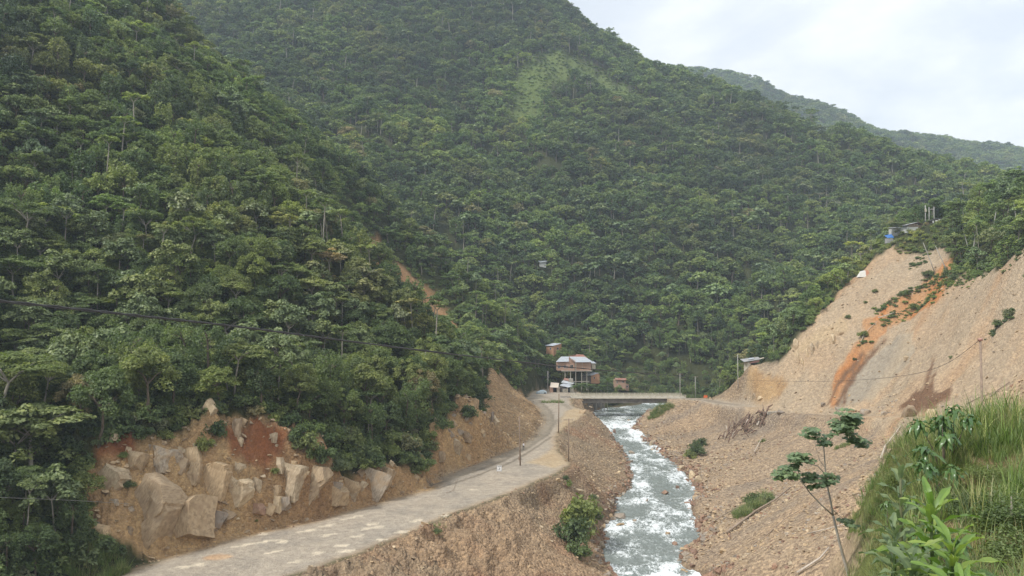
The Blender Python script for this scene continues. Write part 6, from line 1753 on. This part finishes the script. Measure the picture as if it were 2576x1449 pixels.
# ------------------------------------------------------------------ the sapling on the near edge
def G6(x, y, Y): return Vector(P((2900 + x / 1.979) / 1.5404, (1500 + y / 1.979) / 1.5404, Y))
def sapling():
    Y = 25.0
    base = G6(790, 1500, Y); base.z = min(gz(base.x, base.y), base.z)
    o = empty('sapling', base); tag(o, 'slender young tree with a few dark leaf clusters before the rubble slope', 'tree')
    def q(x, y, dy=0): return G6(x, y, Y + dy) - base
    def br(pts, r0, r1, nm): MB().tube(pts, [r0 + (r1 - r0) * i / (len(pts) - 1) for i in range(len(pts))], 8).build(nm, BARK, o, True)
    br([Vector((0, 0, -.3)), q(765, 1430), q(725, 1290), q(695, 1180), q(650, 985)], .055, .036, 'trunk')
    br([q(650, 985), q(632, 880, .1), q(610, 780, .1), q(598, 700, .1), q(588, 600, .1), q(578, 460, .1)], .034, .018, 'stem')
    br([q(650, 985), q(560, 905, -.2), q(470, 810, -.3), q(400, 710, -.35), q(380, 640, -.4)], .026, .012, 'limb')
    br([q(600, 700, .1), q(570, 645, 0), q(530, 605, -.1), q(470, 590, -.1)], .02, .01, 'limb')
    br([q(578, 462, .1), q(620, 410, .2), q(660, 345, .3), q(700, 300, .3)], .017, .008, 'limb')
    br([q(578, 462, .1), q(560, 430, 0), q(535, 395, -.1), q(500, 360, -.1)], .015, .008, 'limb')
    br([q(590, 620, .1), q(545, 560, .3), q(520, 470, .4), q(505, 400, .4)], .012, .006, 'limb')
    br([q(640, 930), q(690, 985, .2), q(750, 1020, .3), q(790, 1040, .3)], .012, .006, 'limb')
    r = np.random.default_rng(5)
    Cs = [(740, 245, 100, 105, .3), (690, 300, 60, 50, .3), (800, 230, 50, 60, .3), (850, 410, 70, 40, .4), (790, 370, 50, 35, .4), (480, 340, 60, 45, -.1), (580, 385, 55, 45, .1), (520, 320, 40, 30, 0), (400, 540, 85, 55, -.3), (360, 520, 40, 30, -.3), (290, 650, 80, 60, -.4), (300, 610, 60, 30, -.4),
          (500, 700, 65, 60, -.1), (470, 660, 40, 30, -.1), (600, 700, 60, 50, .1), (640, 680, 30, 40, .1), (720, 1010, 60, 25, .3), (790, 1045, 30, 15, .3)]
    LF = leaf_mat('sapling_leaves', [(0, (.11, .165, .09)), (1, (.16, .22, .11))], .4, .25, .4)
    for cx, cy, rx, ry, dy in Cs:
        ns = max(3, int(rx * ry / 215)); C_, N, S_ = [], [], []
        for k in range(ns):
            a = r.random() * 6.28; qq = r.random() ** .55
            c0 = np.array(list(q(cx + math.cos(a) * qq * rx, cy + math.sin(a) * qq * ry, dy + r.normal() * .2)))
            for j in range(9):
                b_ = 6.28 * j / 9 + r.random() * .4; rd = .09 + .05 * r.random()
                C_.append(c0 + [math.cos(b_) * rd, math.sin(b_) * rd, -.03 - .25 * rd + r.normal() * .015]); N.append([math.cos(b_) * .45 + r.normal() * .15, math.sin(b_) * .45 - .25, 1.0]); S_.append(.12 + .04 * r.random())
        V, Fq = quads(np.array(C_), np.array(N), np.array(S_), 1.5, r=r)
        link('leaf_cluster', np_mesh('leaf_cluster', V, Fq, [LF], attrs={'lv': ('FLOAT', 'FACE', r.random(len(C_)) * .7 + .2)}), o)
sapling()

# ------------------------------------------------------------------ large-leaved plants and shrubs on the knoll
BIG = leaf_mat('large_leaf', [(0, (.13, .22, .05)), (.5, (.17, .27, .06)), (1, (.25, .32, .08))], .4, .35, .4)
BIGG = leaf_mat('large_grey_leaf', [(0, (.12, .17, .09)), (1, (.17, .22, .11))], .5, .3, .3)
GLOSS = leaf_mat('glossy_leaf', [(0, (.05, .11, .035)), (1, (.10, .17, .05))], .3, .2, .5)
def blade_leaf(L, w, mat, droop=.5, seed=0, name='leaf'):
    seg = 8; V = []; Fq = []; lv = []
    r = np.random.default_rng(seed)
    for s in range(seg + 1):
        t = s / seg; ww = w * (math.sin(math.pi * min(1, t * .93 + .05)) ** .75) * (1 + .06 * math.sin(t * 19 + seed)); z = L * (.38 * t - droop * t * t); x = L * t * (1 - .12 * t)
        wave = .02 * math.sin(t * 14 + seed)
        V += [(x, -ww / 2, z + ww * .18 + wave), (x, 0, z), (x, ww / 2, z + ww * .18 - wave)]
    for s in range(seg):
        for k in range(2): Fq.append((3 * s + k, 3 * s + 3 + k, 3 * s + 4 + k, 3 * s + k + 1)); lv.append(.45 + .25 * (k == 0) + .1 * r.random())
    return np_mesh(name, np.array(V), np.array(Fq), [mat], smooth=True, attrs={'lv': ('FLOAT', 'FACE', lv)})
LFS = [blade_leaf(.66, .105, BIG, .45, 1), blade_leaf(.58, .095, BIG, .65, 2), blade_leaf(.5, .10, BIG, .3, 3)]
LFG = [blade_leaf(.5, .11, BIGG, .5, 4), blade_leaf(.42, .1, BIGG, .3, 5)]
LGL = [blade_leaf(.30, .075, GLOSS, .9, 6), blade_leaf(.26, .07, GLOSS, .6, 7)]
def plant(loc, forms, h, n, sc, label, name='broad_leaf_plant', cat='plant', rings=5, group=None, lean=(0, 0), flat=1.0):
    o = empty(name, loc, random.random() * 6); tag(o, label, cat, group)
    MB().tube([(0, 0, -.1), (lean[0] * .5, lean[1] * .5, h * .5), (lean[0], lean[1], h)], [.022 * sc, .017 * sc, .01 * sc], 7).build('stem', BARKD if forms is LGL else GRASSM, o, True)
    for k in range(n):
        t = (k + .5) / n; f = link('leaf', forms[k % len(forms)], o, (lean[0] * t, lean[1] * t, h * (.12 + .88 * t)))
        s = sc * (1.1 - .5 * t) * random.uniform(.85, 1.15)
        f.rotation_euler = (random.uniform(-.3, .3), -(.0 + .85 * t * flat) + random.uniform(-.15, .2), k * 2.4 + random.uniform(-.3, .3)); f.scale = (s, s, s)
    return o
def at(u, v, Y):
    X, _, _ = P(u, v, Y); return (X, Y, gz(X, Y))
def heads(loc, h, n, sc, label):
    o = empty('glossy_shrub', loc, random.random() * 6); tag(o, label, 'shrub')
    nh = max(2, n // 6)
    for k in range(nh):
        a = 6.28 * k / nh + random.random(); q = .0 if k == 0 else random.uniform(.25, .6) * sc * .7
        tip = Vector((math.cos(a) * q, math.sin(a) * q, h * (1 if k == 0 else random.uniform(.7, .98))))
        MB().tube([(0, 0, -.1), (tip.x * .4, tip.y * .4, tip.z * .5), tuple(tip)], [.02, .014, .008], 6).build('stem', BARKD, o, True)
        for j in range(15):
            f = link('leaf', LGL[j % 2], o, (tip.x, tip.y, tip.z - .03 * sc * (j % 5)))
            f.rotation_euler = (random.uniform(-.4, .4), random.uniform(-.35, .75), j * 2.4 + random.uniform(-.3, .3)); f.scale = (sc * random.uniform(.8, 1.15),) * 3
# (u, distance) on the knoll, chosen so that the foot stands on the ground there
for (u, Y, forms, h, n, sc, lab) in (
        (2345, 11.5, LFS, 1.25, 22, 1.25, 'big bright plant with long glossy green leaves on the knoll front'), (2395, 10.2, LFS, .75, 15, 1.25, 'low rosette of long bright leaves under the big plant'),
        (2300, 10.0, LFG, .8, 13, 1.3, 'grey-green long-leaved plant left of the big bright one'), (2268, 12.5, LFG, 1.7, 16, 1.2, 'tall dull green plant rising left on the knoll'),
        (2230, 9.4, LFS, .4, 11, 1.0, 'low light green rosette at the frame bottom'), (2165, 9.8, LFG, .4, 10, .8, 'small drooping plant at the knoll left foot'), (2335, 9.2, LFG, .5, 11, 1.2, 'floppy pale-leaved plant at the frame bottom'),
        (2420, 9.3, LFS, .45, 12, 1.2, 'wide low plant right of the bright rosette'), (2250, 11.0, LFG, .9, 12, 1.0, 'narrow-leaved plant behind the light green rosette')):
    plant(at(u, 1400, Y + 3.2), forms, h * 1.35, n + 4, sc * 1.55, lab)
for (u, Y, h, n, sc, lab) in ((2330, 21, 1.55, 26, 1.5, 'dark shrub with whorls of glossy hanging leaves'), (2372, 22, 1.6, 26, 1.5, 'glossy shrub right of the hanging-leaf shrub'), (2400, 22.5, 1.5, 20, 1.4, 'third glossy shrub of the knoll row'), (2290, 20, .8, 14, 1.2, 'small glossy shrub at the left of the row'),
                              (2310, 17, .7, 14, 1.2, 'low glossy shrub below the row'), (2355, 16.5, .9, 14, 1.2, 'low glossy shrub above the big bright plant'), (2231, 23, .9, 16, .9, 'tiny glossy shrub at the very knoll edge')):
    heads(at(u, 1150, Y), h, n, sc, lab)
for (u, Y, w, hs, lab) in ((2128, 12.2, .5, .5, 'fine-leaved bush at the lowest knoll edge'), (2168, 14.5, .5, .5, 'fine-leaved bush on the knoll edge by the sapling foot'), (2205, 17.5, .5, .5, 'fine-leaved bush half way along the knoll edge'), (2240, 20.5, .45, .5, 'fine-leaved bush on the upper knoll edge'), (2265, 25, .5, .45, 'fine-leaved bush at the knoll top corner'), (2150, 13.2, .35, .6, 'small bush between the lowest edge bushes'), (2535, 18, .85, .5, 'broad grey-green shrub at the right of the knoll'), (2575, 16.5, .8, .5, 'grey-green shrub cut by the frame edge'), (2480, 21, .55, .4, 'feathery shrub on the knoll crest'), (2430, 19, .7, .45, 'low tangled bush in the knoll middle')):
    X, Y_, Z = at(u, 1100, Y)
    (V, Fq, lv), (wv, wf) = tree_shape('shrub', int(u), 0)
    N_ = len(V) // 4; V = V.reshape(N_, 4, 3); c = V.mean(1, keepdims=True); V = (c + (V - c) * .42).reshape(-1, 3)
    V2 = np.concatenate([V, V * [-1, 1, 1] + [.05, .1, .03], V * [1, -1, 1.03]]); F2 = np.concatenate([Fq, Fq + len(V), Fq + 2 * len(V)])
    o = empty('knoll_shrub', (X, Y_, Z), 0); o.scale = (w * .7, w * .7, w * hs); tag(o, lab, 'shrub')
    link('crown', crown_mesh(V2, F2, np.concatenate([lv] * 3), LEAFD), o); link('trunk', np_mesh('trunk', wv, wf, [BARK]), o)
# climbers and bushes hanging over the low part of the cut
for k, (u, v, w, kd) in enumerate(((770, 1130, 64, 0), (815, 1160, 66, 1), (860, 1180, 60, 0), (900, 1160, 66, 1), (945, 1175, 56, 0), (880, 1120, 70, 1), (830, 1110, 70, 0), (985, 1150, 60, 1), (1030, 1130, 56, 0), (1075, 1110, 50, 1), (1115, 1080, 46, 0), (540, 1100, 60, 0), (515, 1130, 50, 1), (440, 1075, 60, 0), (745, 1105, 56, 1), (1180, 1050, 46, 0), (1205, 1000, 46, 1))):
    bush(u, v, w, 'hanging bush over the cut, %s' % ('%s of the long hanging mass' % ('left end' if u < 800 else 'left part' if u < 850 else 'middle' if u < 900 else 'right part' if u < 960 else 'right end') if 750 < u < 1000 else 'above the dark track %s' % ('by the debris cone' if u > 1150 else 'at the road bend' if u > 1060 else 'left of the bend') if u >= 1000 else 'right beside the red soil' if u > 700 else 'left beside the red soil' if u > 500 else 'above the rock bench'), var=kd, hscale=1.25, group='hanging bushes over the road cut')
from collections import defaultdict
_g = defaultdict(list)
for o in COL.objects:
    if o.get('label') and o.get('group') and o.parent is None: _g[o['label']].append(o)
for lab, os_ in _g.items():
    if len(os_) < 2: continue
    os_.sort(key=lambda o: o.location.x / max(o.location.y, 1))
    w = {2: ['left', 'right'], 3: ['left', 'middle', 'right'], 4: ['leftmost', 'left', 'right', 'rightmost'], 5: ['leftmost', 'left', 'middle', 'right', 'rightmost']}.get(len(os_))
    if w and len(lab.split()) < 16:
        for o, q in zip(os_, w): o['label'] = lab + ', ' + q
